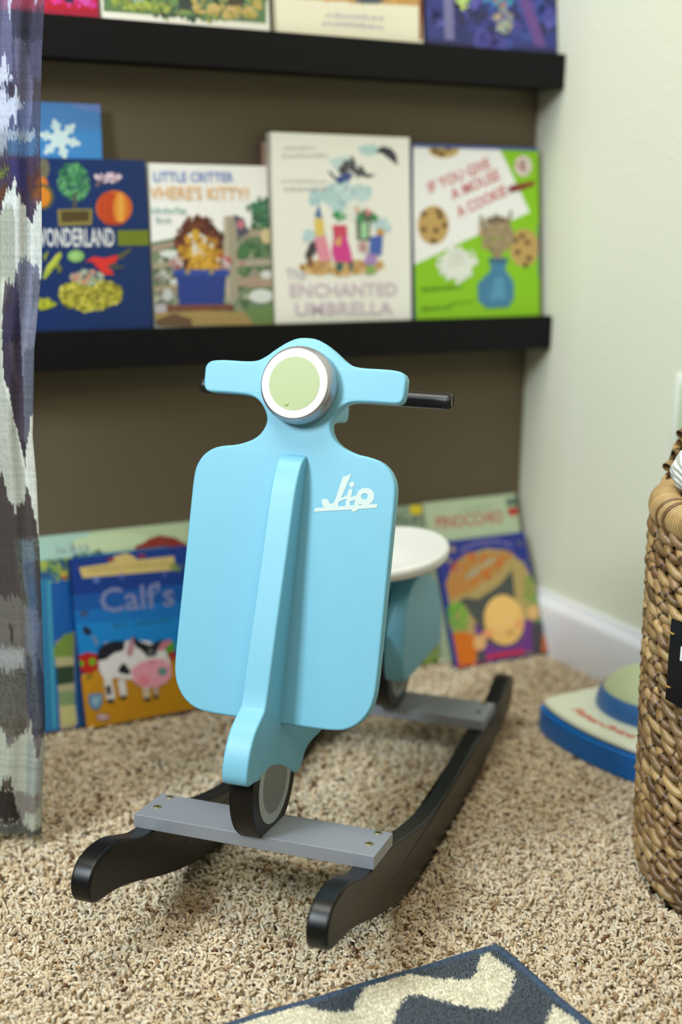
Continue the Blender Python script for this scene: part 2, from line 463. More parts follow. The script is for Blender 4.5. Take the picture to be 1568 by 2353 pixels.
place(dm, HM @ Matrix.Translation((-.0055, -.0200, .0214)) @ Matrix.Diagonal((1, 1, .35, 1)))
link('paint_drip', dm, mat('pale_green_paint'), hr)

# grips: one dark rod held in the head of the centre board
rod = lathe([(0, -.1345), (.0062, -.1345), (.0078, -.1325), (.0082, -.130), (.0082, .130), (.0078, .1325), (.0062, .1345), (.0058, .1338), (0, .1338)], 32)
o = link('handlebar_grip', place(rod, Matrix.Translation((0, .190, .5045)) @ Matrix.Rotation(math.pi / 2, 4, 'Y')), mat('black_rod', '121214', .38, bump=(400, .1, .0006)), sc); bump_sharp(o, 45)

# the lettering on the shield
JJ = [(0.02482,0.41835),(0.02644,0.42221),(0.03467,0.42337),(0.03331,0.42559),(0.03241,0.42765),(0.03161,0.43099),(0.03447,0.43167),(0.03853,0.43151),(0.03915,0.42994),(0.04002,0.4281),(0.04165,0.42752),(0.04338,0.42818),(0.04455,0.42978),(0.04582,0.43265),(0.04657,0.43612),(0.04839,0.44436),(0.05091,0.45435),(0.05523,0.45576),(0.05924,0.45779),(0.05129,0.43376),(0.05697,0.43701),(0.05772,0.44047),(0.05813,0.44297),(0.06185,0.44358),(0.06112,0.43567),(0.06642,0.43804),(0.06733,0.44214),(0.0702,0.44429),(0.07318,0.44538),(0.07668,0.44568),(0.07988,0.44468),(0.0823,0.44256),(0.08369,0.43973),(0.08382,0.43637),(0.08264,0.43289),(0.07961,0.43031),(0.08741,0.43142),(0.08777,0.42795),(0.06871,0.42469),(0.0686,0.42363),(0.06372,0.4215),(0.06303,0.42385),(0.04456,0.42127)]
H1 = [(0.05689,0.43361),(0.05611,0.43036),(0.05606,0.42666),(0.04969,0.42568),(0.04888,0.42697),(0.04908,0.42932),(0.05154,0.43145)]
H2 = [(0.06559,0.43331),(0.06519,0.43073),(0.06458,0.42814),(0.06107,0.42774),(0.06039,0.42989),(0.06046,0.43138)]
H3 = [(0.07071,0.43735),(0.0716,0.43933),(0.07371,0.44035),(0.07614,0.44035),(0.07762,0.43879),(0.07762,0.43668),(0.07603,0.43506),(0.07388,0.43445),(0.07182,0.43512)]
H4 = [(0.0695,0.42984),(0.07241,0.42955),(0.07224,0.42903),(0.06963,0.42858)]
DT = [(0.06089,0.45058),(0.06231,0.44977),(0.06306,0.44813),(0.06268,0.44619),(0.06127,0.4448),(0.05995,0.44469),(0.05861,0.44564),(0.05803,0.44729),(0.05861,0.44903),(0.05981,0.45032)]
bm = bmesh.new()
for loops in ((JJ, H1, H2, H3, H4), (DT,)):
    flat = [bm.verts.new((p[0], -.0003, p[1])) for L in loops for p in L]
    for t in tessellate_polygon([[Vector((p[0], p[1], 0)) for p in L] for L in loops]):
        try: bm.faces.new([flat[i] for i in t])
        except ValueError: pass
place(bm, shield_M(0)); link('logo_decal', bm, mat('white_decal', 'c6d8d6', .5), sc, smooth=False)

# ------------------------------------------------------------------ picture ledges
M_ledge = mat('black_brown_veneer', '08080c', 0.55, bump=(90, .12, .001), spec=0.22)
def ledge(ztop, zbot, floor_z, label):
    e = empty('picture_ledge', label, 'shelf', (0, YW, zbot), group=None)
    x0, x1, yf = .05, XW - .0015, -.065
    H = ztop - zbot
    o = link('front_lip', box(x0, x1, yf, yf + .012, 0, H, .0012), M_ledge, e); bump_sharp(o)
    o = link('ledge_board', box(x0, x1, yf + .012, -.0005, 0, floor_z - zbot, .0006), M_ledge, e); bump_sharp(o)
    return e
ledge(.9058, .8570, .8715, 'upper black-brown picture ledge running into the room corner')
ledge(.5257, .4760, .4995, 'lower black-brown picture ledge just above the blue scooter')

# ------------------------------------------------------------------ books
BOOKS = {
  'snow': {"x0":0.4528,"w":0.1193,"h":0.3066,"yb":1.706,"zb":0.5,"lean":0.0702,"th":0.01,"art":[["P",[[0.0237,0.3047],[0.1192,0.309],[0.1179,0.2106],[0.0182,0.2088]],"4a86c8"],["P",[[0.0736,0.3075],[0.1203,0.309],[0.1203,0.2962],[0.0958,0.2984]],"6a8ad0"],["P",[[0.0218,0.2722],[0.1193,0.2757],[0.1179,0.2106],[0.0182,0.2088]],"3f8cd2"],["P",[[0.0626,0.2579],[0.0881,0.2544],[0.0911,0.2565],[0.0897,0.2597],[0.0653,0.2662]],"dff0f0"],["P",[[0.0793,0.2522],[0.0782,0.2528],[0.0774,0.2539],[0.077,0.2554],[0.077,0.2573],[0.0775,0.2593],[0.0783,0.2612],[0.0794,0.2628],[0.0807,0.264],[0.082,0.2647],[0.0833,0.2648],[0.0843,0.2642],[0.0851,0.2631],[0.0855,0.2615],[0.0855,0.2597],[0.0851,0.2577],[0.0843,0.2558],[0.0832,0.2541],[0.0819,0.2529],[0.0805,0.2523]],"cfe8ee"],["P",[[0.0596,0.2607],[0.067,0.2389],[0.0703,0.2375],[0.0725,0.2405],[0.0684,0.2633]],"dff0f0"],["P",[[0.0614,0.2443],[0.0614,0.2455],[0.0621,0.2468],[0.0634,0.248],[0.0651,0.249],[0.0671,0.2498],[0.0692,0.2502],[0.0712,0.2503],[0.0728,0.2499],[0.074,0.2492],[0.0746,0.2482],[0.0746,0.247],[0.0739,0.2457],[0.0726,0.2445],[0.0709,0.2434],[0.0689,0.2427],[0.0668,0.2422],[0.0648,0.2422],[0.0632,0.2426],[0.062,0.2433]],"cfe8ee"],["P",[[0.0609,0.2649],[0.0432,0.2466],[0.0434,0.2431],[0.047,0.243],[0.067,0.2591]],"dff0f0"],["P",[[0.0462,0.2541],[0.0474,0.2548],[0.0488,0.2549],[0.0504,0.2546],[0.0521,0.2538],[0.0537,0.2526],[0.0549,0.2511],[0.0558,0.2495],[0.0562,0.2479],[0.056,0.2466],[0.0554,0.2455],[0.0542,0.2449],[0.0528,0.2447],[0.0511,0.2451],[0.0495,0.2459],[0.0479,0.2471],[0.0467,0.2485],[0.0458,0.2501],[0.0454,0.2517],[0.0456,0.2531]],"cfe8ee"],["P",[[0.0653,0.2662],[0.0402,0.2695],[0.0373,0.2674],[0.0386,0.2643],[0.0626,0.2579]],"dff0f0"],["P",[[0.0488,0.2717],[0.0499,0.2712],[0.0506,0.2701],[0.051,0.2685],[0.051,0.2667],[0.0506,0.2647],[0.0498,0.2628],[0.0487,0.2612],[0.0474,0.26],[0.0461,0.2594],[0.0448,0.2593],[0.0438,0.2599],[0.043,0.261],[0.0427,0.2625],[0.0427,0.2644],[0.0431,0.2663],[0.0439,0.2682],[0.045,0.2698],[0.0462,0.271],[0.0476,0.2717]],"cfe8ee"],["P",[[0.0684,0.2633],[0.0609,0.285],[0.0577,0.2863],[0.0555,0.2833],[0.0596,0.2607]],"dff0f0"],["P",[[0.0665,0.2797],[0.0665,0.2785],[0.0658,0.2772],[0.0645,0.276],[0.0628,0.275],[0.0608,0.2742],[0.0587,0.2738],[0.0568,0.2737],[0.0552,0.2741],[0.054,0.2748],[0.0534,0.2758],[0.0535,0.277],[0.0541,0.2782],[0.0554,0.2794],[0.0571,0.2805],[0.0591,0.2813],[0.0612,0.2817],[0.0631,0.2817],[0.0648,0.2814],[0.0659,0.2807]],"cfe8ee"],["P",[[0.067,0.2591],[0.0849,0.2775],[0.0846,0.281],[0.081,0.2811],[0.0609,0.2649]],"dff0f0"],["P",[[0.0818,0.27],[0.0807,0.2693],[0.0792,0.2692],[0.0776,0.2695],[0.0759,0.2703],[0.0743,0.2715],[0.073,0.273],[0.0721,0.2746],[0.0717,0.2761],[0.0719,0.2775],[0.0726,0.2786],[0.0737,0.2792],[0.0752,0.2794],[0.0768,0.2791],[0.0785,0.2782],[0.0801,0.2771],[0.0814,0.2756],[0.0823,0.274],[0.0826,0.2724],[0.0825,0.271]],"cfe8ee"],["P",[[0.0752,0.2624],[0.0745,0.2592],[0.0728,0.2563],[0.0702,0.254],[0.0669,0.2525],[0.0634,0.2519],[0.06,0.2523],[0.0569,0.2536],[0.0546,0.2558],[0.0531,0.2586],[0.0527,0.2617],[0.0535,0.2648],[0.0552,0.2677],[0.0578,0.27],[0.061,0.2715],[0.0645,0.2721],[0.0679,0.2718],[0.071,0.2704],[0.0734,0.2683],[0.0748,0.2655]],"d5ecf2"]]},
  'won': {"x0":0.4416,"w":0.1844,"h":0.2389,"yb":1.691,"zb":0.5,"lean":0.0936,"th":0.008,"art":[["P",[[0.0068,0.2376],[0.1854,0.2401],[0.1833,0.0243],[-0.0068,0.0263]],"002a66"],["P",[[0.0575,0.2257],[0.0569,0.2217],[0.0556,0.2181],[0.0537,0.2152],[0.0514,0.2134],[0.049,0.2127],[0.0466,0.2133],[0.0446,0.2151],[0.043,0.2178],[0.0422,0.2214],[0.042,0.2253],[0.0426,0.2292],[0.044,0.2328],[0.0458,0.2357],[0.0481,0.2375],[0.0505,0.2382],[0.0529,0.2377],[0.055,0.2359],[0.0565,0.2331],[0.0574,0.2296]],"6e6a58"],["P",[[0.0542,0.207],[0.0536,0.2043],[0.0524,0.2019],[0.0506,0.2],[0.0483,0.1987],[0.0459,0.1983],[0.0435,0.1987],[0.0414,0.1998],[0.0398,0.2017],[0.0389,0.2041],[0.0387,0.2067],[0.0392,0.2093],[0.0405,0.2117],[0.0423,0.2136],[0.0445,0.2149],[0.0469,0.2153],[0.0493,0.215],[0.0514,0.2138],[0.053,0.2119],[0.054,0.2096]],"d2772a"],["P",[[0.061,0.191],[0.06,0.186],[0.0577,0.1815],[0.0543,0.1779],[0.0501,0.1756],[0.0456,0.1748],[0.0411,0.1755],[0.0373,0.1778],[0.0343,0.1813],[0.0326,0.1857],[0.0322,0.1906],[0.0332,0.1956],[0.0355,0.2001],[0.0389,0.2036],[0.043,0.206],[0.0475,0.2068],[0.0519,0.2061],[0.0558,0.2039],[0.0588,0.2004],[0.0606,0.196]],"5a5a38"],["P",[[0.0566,0.191],[0.0558,0.1872],[0.054,0.1837],[0.0514,0.1809],[0.0481,0.1792],[0.0447,0.1785],[0.0413,0.1791],[0.0383,0.1808],[0.036,0.1835],[0.0347,0.1869],[0.0344,0.1907],[0.0351,0.1945],[0.0369,0.1979],[0.0395,0.2006],[0.0427,0.2024],[0.0462,0.2031],[0.0496,0.2025],[0.0526,0.2008],[0.0549,0.1982],[0.0562,0.1948]],"d98322"],["S",[0.088,0.2102],0.0206,0.0237,420,0.00286,["3f8f5a","2e7a4c","5aa86a","2a6a48","6bb07a"]],["P",[[0.0861,0.1968],[0.0901,0.1968],[0.0905,0.1741],[0.0837,0.1741]],"4d4a50"],["P",[[0.0646,0.1755],[0.1101,0.177],[0.1084,0.1568],[0.0645,0.155]],"8a8040"],["P",[[0.0689,0.1734],[0.1059,0.1743],[0.1046,0.1612],[0.0687,0.1594]],"4d4020"],["S",[0.1353,0.2155],0.0199,0.0054,60,0.00293,["d8c0d8","e8d0e0","b08a9a","f0e0ea"]],["P",[[0.1153,0.208],[0.1255,0.2153],[0.127,0.2121],[0.1173,0.2032]],"6a5a60"],["P",[[0.1638,0.1786],[0.1622,0.1718],[0.1584,0.1656],[0.1526,0.1607],[0.1456,0.1575],[0.1379,0.1564],[0.1304,0.1575],[0.1238,0.1605],[0.1187,0.1654],[0.1156,0.1714],[0.1148,0.1782],[0.1163,0.1849],[0.1201,0.191],[0.1257,0.1959],[0.1327,0.1991],[0.1403,0.2003],[0.1479,0.1994],[0.1546,0.1963],[0.1598,0.1915],[0.163,0.1854]],"d0641e"],["P",[[0.1473,0.1785],[0.1462,0.1724],[0.1438,0.1668],[0.1402,0.1624],[0.1358,0.1596],[0.131,0.1586],[0.1264,0.1595],[0.1224,0.1623],[0.1193,0.1666],[0.1175,0.1721],[0.1171,0.1782],[0.1181,0.1842],[0.1206,0.1897],[0.1241,0.1941],[0.1285,0.197],[0.1332,0.198],[0.1378,0.1971],[0.1419,0.1944],[0.145,0.1901],[0.1469,0.1846]],"c0441a"],["P",[[0.1567,0.1786],[0.1559,0.1723],[0.1543,0.1666],[0.152,0.162],[0.1492,0.1591],[0.1462,0.1581],[0.1434,0.1591],[0.1409,0.162],[0.1391,0.1665],[0.1381,0.1721],[0.138,0.1784],[0.1388,0.1847],[0.1404,0.1903],[0.1427,0.1948],[0.1455,0.1978],[0.1484,0.1988],[0.1513,0.1978],[0.1537,0.195],[0.1556,0.1905],[0.1566,0.1849]],"dd8a2c"],["P",[[0.1514,0.1785],[0.1509,0.1727],[0.1502,0.1675],[0.1492,0.1634],[0.148,0.1607],[0.1469,0.1598],[0.1459,0.1607],[0.145,0.1633],[0.1445,0.1675],[0.1442,0.1727],[0.1444,0.1784],[0.1449,0.1842],[0.1457,0.1894],[0.1467,0.1936],[0.1478,0.1962],[0.1489,0.1972],[0.15,0.1963],[0.1508,0.1936],[0.1514,0.1895],[0.1516,0.1843]],"e8a848"],["P",[[0.151,0.1587],[0.1503,0.158],[0.1484,0.1574],[0.1455,0.1569],[0.1419,0.1565],[0.1379,0.1564],[0.134,0.1565],[0.1304,0.1568],[0.1276,0.1573],[0.1258,0.1579],[0.1252,0.1586],[0.1259,0.1592],[0.1277,0.1599],[0.1306,0.1604],[0.1342,0.1607],[0.1382,0.1608],[0.1421,0.1607],[0.1457,0.1604],[0.1486,0.16],[0.1504,0.1594]],"b03a18"],["T","WONDERLAND",[0.0317,0.1297],[0.1371,0.13],0.0225,"e8ecf0"],["P",[[0.1422,0.1498],[0.1874,0.1505],[0.187,0.1309],[0.1418,0.1305]],"6f7f18"],["P",[[0.0958,0.1175],[0.0951,0.1151],[0.0934,0.113],[0.0909,0.1113],[0.0878,0.1103],[0.0845,0.1099],[0.0811,0.1103],[0.0782,0.1114],[0.0759,0.1131],[0.0745,0.1153],[0.0741,0.1176],[0.0748,0.12],[0.0764,0.1221],[0.0789,0.1238],[0.082,0.1248],[0.0854,0.1252],[0.0887,0.1248],[0.0916,0.1237],[0.094,0.122],[0.0954,0.1199]],"86b868"],["P",[[0.09,0.1175],[0.0897,0.1164],[0.0887,0.1153],[0.0873,0.1145],[0.0855,0.1139],[0.0835,0.1138],[0.0816,0.114],[0.0799,0.1145],[0.0786,0.1154],[0.0777,0.1164],[0.0775,0.1176],[0.0779,0.1188],[0.0788,0.1198],[0.0803,0.1207],[0.082,0.1212],[0.084,0.1214],[0.0859,0.1212],[0.0876,0.1206],[0.089,0.1198],[0.0898,0.1187]],"a0cf80"],["P",[[0.0971,0.1109],[0.1084,0.1169],[0.1228,0.1146],[0.1453,0.12],[0.139,0.1122],[0.1307,0.1001],[0.1345,0.0934],[0.1216,0.0936],[0.1117,0.1036],[0.1063,0.1103]],"d8302c"],["P",[[0.1245,0.1035],[0.1353,0.1089],[0.1515,0.1032],[0.1348,0.099]],"40484a"],["P",[[0.1393,0.1178],[0.1587,0.1277],[0.1598,0.1243],[0.1437,0.1122]],"5a5840"],["P",[[0.1437,0.0687],[0.1413,0.0626],[0.135,0.0571],[0.1254,0.0529],[0.1135,0.0503],[0.1005,0.0496],[0.0878,0.0509],[0.0764,0.054],[0.0676,0.0586],[0.0622,0.0642],[0.0605,0.0703],[0.0629,0.0764],[0.069,0.0818],[0.0783,0.086],[0.09,0.0886],[0.1028,0.0894],[0.1156,0.0883],[0.1272,0.0853],[0.1363,0.0807],[0.142,0.075]],"8a8a28"],["S",[0.1016,0.0684],0.0433,0.0199,420,0.0041,["c8c040","a8a438","8a8628","d8d060","6f6c20"]],["S",[0.0983,0.0906],0.022,0.0088,90,0.00347,["b8c8b0","d08a7a","c0a088","a8b8a8","80a090"]],["P",[[0.0404,0.0913],[0.047,0.1064],[0.0648,0.1237],[0.0668,0.1182],[0.0581,0.1047],[0.0425,0.0886]],"a8b83c"],["P",[[0.042,0.0978],[0.059,0.1194],[0.0636,0.1215],[0.0525,0.1048]],"c8d050"],["P",[[0.0432,0.1184],[0.0503,0.1248],[0.0439,0.1108]],"98a838"],["P",[[0.0488,0.0994],[0.0622,0.1085],[0.0664,0.1019],[0.0609,0.0954],[0.0591,0.1031]],"6f7838"],["P",[[0.0344,0.0665],[0.0465,0.0619],[0.0576,0.0584],[0.054,0.0552],[0.0413,0.0511],[0.0334,0.0502]],"a0a828"],["S",[0.0396,0.0588],0.0123,0.0065,30,0.00335,["c0c838","8a9020"]]]},
  'critter': {"x0":0.6302,"w":0.171,"h":0.2361,"yb":1.691,"zb":0.5,"lean":0.1079,"th":0.008,"art":[["P",[[0.0038,0.2357],[0.1743,0.2365],[0.1762,0.1341],[0.0754,0.1457],[-0.0001,0.1344]],"fafcfc"],["P",[[0.0038,0.2357],[0.1743,0.2365],[0.1726,0.0248],[-0.0038,0.0266]],"fafcfc"],["P",[[-0.0013,0.1344],[0.0442,0.1428],[0.1773,0.1575],[0.1726,0.0248],[-0.0038,0.0266]],"6f8a6a"],["S",[0.0724,0.0884],0.0833,0.0516,260,0.00897,["8a9478","5c7a58","9c9a88","a8aa98","4f6a4c","7c8c70","b8b8a0"]],["S",[0.0253,0.0777],0.0247,0.0397,80,0.00803,["8a8a80","a8a8a0","6c6c5c","c0c0b8","58604c"]],["S",[0.1502,0.1108],0.025,0.0466,100,0.00789,["4f7a50","6a8a60","9a9488","3e6a44"]],["P",[[-0.0016,0.1299],[0.0316,0.1366],[0.0324,0.1298],[-0.0009,0.1209]],"a89888"],["P",[[-0.0011,0.1063],[0.0363,0.1117],[0.036,0.1048],[-0.0009,0.0996]],"a8a08a"],["P",[[-0.0022,0.077],[0.0347,0.0821],[0.0343,0.073],[-0.0013,0.0713]],"a8987e"],["P",[[0.0405,0.1196],[0.0397,0.118],[0.0375,0.1166],[0.0342,0.1155],[0.03,0.1148],[0.0255,0.1146],[0.0209,0.1149],[0.0169,0.1156],[0.0137,0.1168],[0.0118,0.1182],[0.0111,0.1197],[0.0119,0.1213],[0.0141,0.1227],[0.0174,0.1238],[0.0215,0.1245],[0.026,0.1248],[0.0305,0.1245],[0.0346,0.1237],[0.0378,0.1226],[0.0398,0.1212]],"dfe8e6"],["P",[[0.0259,0.0663],[0.0254,0.0638],[0.0242,0.0616],[0.0225,0.0599],[0.0204,0.0588],[0.0181,0.0585],[0.0159,0.0589],[0.0139,0.0601],[0.0124,0.0619],[0.0114,0.0641],[0.0112,0.0666],[0.0117,0.069],[0.0129,0.0712],[0.0146,0.0729],[0.0167,0.074],[0.019,0.0744],[0.0212,0.0739],[0.0232,0.0728],[0.0247,0.071],[0.0257,0.0687]],"c4ccd0"],["P",[[0.0169,0.0476],[0.0163,0.0455],[0.0148,0.0437],[0.0126,0.0422],[0.0098,0.0413],[0.0068,0.0411],[0.0038,0.0415],[0.0011,0.0425],[-0.0009,0.0441],[-0.0022,0.046],[-0.0026,0.0481],[-0.002,0.0502],[-0.0005,0.0521],[0.0017,0.0535],[0.0045,0.0544],[0.0075,0.0547],[0.0105,0.0543],[0.0132,0.0533],[0.0153,0.0517],[0.0165,0.0498]],"b8b4bc"],["P",[[0.0416,0.0831],[0.041,0.0817],[0.0396,0.0805],[0.0373,0.0795],[0.0345,0.0789],[0.0315,0.0787],[0.0285,0.079],[0.0258,0.0797],[0.0236,0.0807],[0.0223,0.082],[0.0219,0.0834],[0.0225,0.0848],[0.0239,0.0861],[0.0262,0.087],[0.0289,0.0876],[0.032,0.0878],[0.035,0.0876],[0.0377,0.0869],[0.0398,0.0858],[0.0412,0.0845]],"d0dad8"],["P",[[0.1036,0.1687],[0.1208,0.17],[0.1205,0.0586],[0.1026,0.059]],"a8a08e"],["P",[[0.1036,0.1687],[0.1093,0.1687],[0.1077,0.0589],[0.1026,0.059]],"c0b8a6"],["P",[[0.1192,0.111],[0.1753,0.113],[0.1755,0.1035],[0.12,0.1017]],"b0a898"],["P",[[0.12,0.0878],[0.1749,0.0894],[0.1748,0.0729],[0.1207,0.0761]],"b09a86"],["P",[[0.1205,0.1504],[0.1757,0.1517],[0.1753,0.1429],[0.1201,0.1411]],"b0a090"],["S",[0.165,0.1749],0.017,0.0198,90,0.00588,["3f7a5a","2f6a48","5a9068","486a50"]],["S",[0.1503,0.1806],0.0117,0.0058,25,0.00455,["4f9068","3f7a5a"]],["P",[[0.1196,0.1717],[0.1335,0.166],[0.1402,0.1458],[0.1233,0.1411]],"4a5468"],["P",[[0.1344,0.1585],[0.134,0.1565],[0.1331,0.1548],[0.1317,0.1533],[0.1301,0.1524],[0.1283,0.1521],[0.1265,0.1524],[0.1249,0.1533],[0.1237,0.1547],[0.123,0.1565],[0.1228,0.1584],[0.1232,0.1604],[0.1241,0.1622],[0.1254,0.1636],[0.1271,0.1645],[0.1289,0.1648],[0.1307,0.1645],[0.1322,0.1636],[0.1335,0.1622],[0.1342,0.1605]],"c8788a"],["P",[[0.1404,0.1225],[0.1398,0.1189],[0.1383,0.1157],[0.1362,0.1131],[0.1336,0.1115],[0.1308,0.1109],[0.128,0.1115],[0.1256,0.1132],[0.1237,0.1158],[0.1226,0.119],[0.1224,0.1226],[0.123,0.1262],[0.1244,0.1294],[0.1265,0.132],[0.1291,0.1336],[0.1319,0.1342],[0.1347,0.1336],[0.1371,0.1319],[0.139,0.1294],[0.1401,0.1261]],"4a7a4c"],["P",[[0.1312,0.1063],[0.131,0.1056],[0.1305,0.1049],[0.1298,0.1044],[0.1289,0.1041],[0.1279,0.104],[0.1269,0.1041],[0.126,0.1044],[0.1253,0.105],[0.1249,0.1056],[0.1248,0.1063],[0.125,0.1071],[0.1255,0.1077],[0.1262,0.1082],[0.1271,0.1085],[0.1281,0.1086],[0.1291,0.1085],[0.13,0.1082],[0.1307,0.1077],[0.1311,0.107]],"c06a80"],["P",[[0.1729,0.0616],[0.1719,0.0587],[0.1691,0.0562],[0.165,0.0541],[0.1598,0.0529],[0.1541,0.0526],[0.1484,0.0532],[0.1434,0.0546],[0.1395,0.0568],[0.137,0.0595],[0.1362,0.0624],[0.1373,0.0653],[0.14,0.0678],[0.1441,0.0698],[0.1493,0.0711],[0.1549,0.0714],[0.1606,0.0709],[0.1657,0.0694],[0.1697,0.0673],[0.1722,0.0646]],"dfe8e6"],["P",[[0.1729,0.0906],[0.1724,0.0888],[0.171,0.0872],[0.1689,0.0859],[0.1663,0.0851],[0.1634,0.0848],[0.1606,0.0852],[0.1581,0.086],[0.1561,0.0874],[0.1549,0.089],[0.1545,0.0908],[0.1551,0.0926],[0.1564,0.0943],[0.1585,0.0955],[0.1611,0.0963],[0.164,0.0966],[0.1668,0.0963],[0.1693,0.0954],[0.1713,0.0941],[0.1726,0.0924]],"dfe4e0"],["P",[[0.1753,0.1429],[0.1747,0.1396],[0.1733,0.1367],[0.1711,0.1344],[0.1685,0.1329],[0.1656,0.1324],[0.1628,0.1329],[0.1603,0.1344],[0.1584,0.1367],[0.1573,0.1396],[0.157,0.1429],[0.1576,0.1461],[0.159,0.149],[0.1611,0.1514],[0.1637,0.1529],[0.1666,0.1534],[0.1694,0.1529],[0.1719,0.1514],[0.1738,0.1491],[0.175,0.1461]],"d8c89a"],["P",[[0.1009,0.1273],[0.0986,0.1156],[0.0933,0.105],[0.0855,0.0967],[0.0759,0.0914],[0.0656,0.0897],[0.0554,0.0916],[0.0466,0.0971],[0.0398,0.1055],[0.0357,0.116],[0.0347,0.1276],[0.037,0.1391],[0.0421,0.1495],[0.0498,0.1578],[0.0592,0.1631],[0.0695,0.165],[0.0796,0.1633],[0.0886,0.158],[0.0956,0.1496],[0.0998,0.1391]],"5c2c1e"],["S",[0.0678,0.1331],0.034,0.0365,240,0.00504,["5c2c1e","6f3826","4c2218","7a402c"]],["S",[0.067,0.1172],0.0289,0.0285,90,0.0088,["d6a838","cf9c34","b88628","e0b444"]],["S",[0.0669,0.116],0.0201,0.0228,60,0.0044,["e0b444","c8952c","dca83a","b88628"]],["S",[0.0654,0.1343],0.0238,0.0171,16,0.00501,["dfe2dc","e8dcc0"]],["S",[0.0325,0.1094],0.0086,0.0091,22,0.0043,["d8c8cc","b84848","c8a0a0"]],["S",[0.1012,0.1089],0.0102,0.0092,24,0.00446,["d8c8cc","b84848","c8a0a0"]],["P",[[0.0318,0.0958],[0.1044,0.0949],[0.097,0.0498],[0.0343,0.0512]],"243c90"],["P",[[0.0283,0.0992],[0.1084,0.0984],[0.108,0.0903],[0.0279,0.0913]],"2e4ca4"],["P",[[0.0515,0.0956],[0.0513,0.0947],[0.0507,0.0939],[0.0499,0.0933],[0.0488,0.0929],[0.0477,0.0928],[0.0465,0.0929],[0.0455,0.0933],[0.0447,0.094],[0.0442,0.0948],[0.0441,0.0957],[0.0443,0.0965],[0.0449,0.0973],[0.0458,0.0979],[0.0468,0.0983],[0.048,0.0985],[0.0491,0.0983],[0.0501,0.0979],[0.0509,0.0973],[0.0514,0.0964]],"a8984a"],["P",[[0.086,0.0952],[0.0857,0.0943],[0.0852,0.0935],[0.0843,0.0928],[0.0832,0.0925],[0.082,0.0923],[0.0809,0.0925],[0.0798,0.0929],[0.079,0.0935],[0.0785,0.0944],[0.0784,0.0952],[0.0786,0.0961],[0.0792,0.0969],[0.0801,0.0976],[0.0811,0.098],[0.0823,0.0981],[0.0835,0.0979],[0.0845,0.0975],[0.0853,0.0969],[0.0858,0.0961]],"a8984a"],["P",[[0.0172,0.0528],[0.1125,0.0518],[0.1121,0.0442],[0.0168,0.0454]],"7a4634"],["P",[[-0.0029,0.043],[0.0701,0.0446],[0.1534,0.039],[0.173,0.0349],[0.1725,0.0231],[-0.0038,0.026]],"a8905a"],["P",[[-0.0034,0.0328],[0.0264,0.0423],[0.0507,0.0336],[0.0503,0.0244],[-0.0038,0.026]],"6a5038"],["P",[[0.1275,0.0432],[0.1738,0.0515],[0.1726,0.0242],[0.1397,0.0252]],"6a8a50"],["T","LITTLE CRITTER",[0.0073,0.2131],[0.1205,0.2147],0.0122,"7a98dc"],["T","WHERE'S KITTY?",[-0.0089,0.1907],[0.1424,0.1915],0.016,"ecc08a"],["T","A Lift-the-Flap",[-0.0088,0.1723],[0.0507,0.1728],0.0073,"7fb4ae"],["T","Book",[0.0073,0.1602],[0.0298,0.1603],0.0073,"8fb0ae"]]},
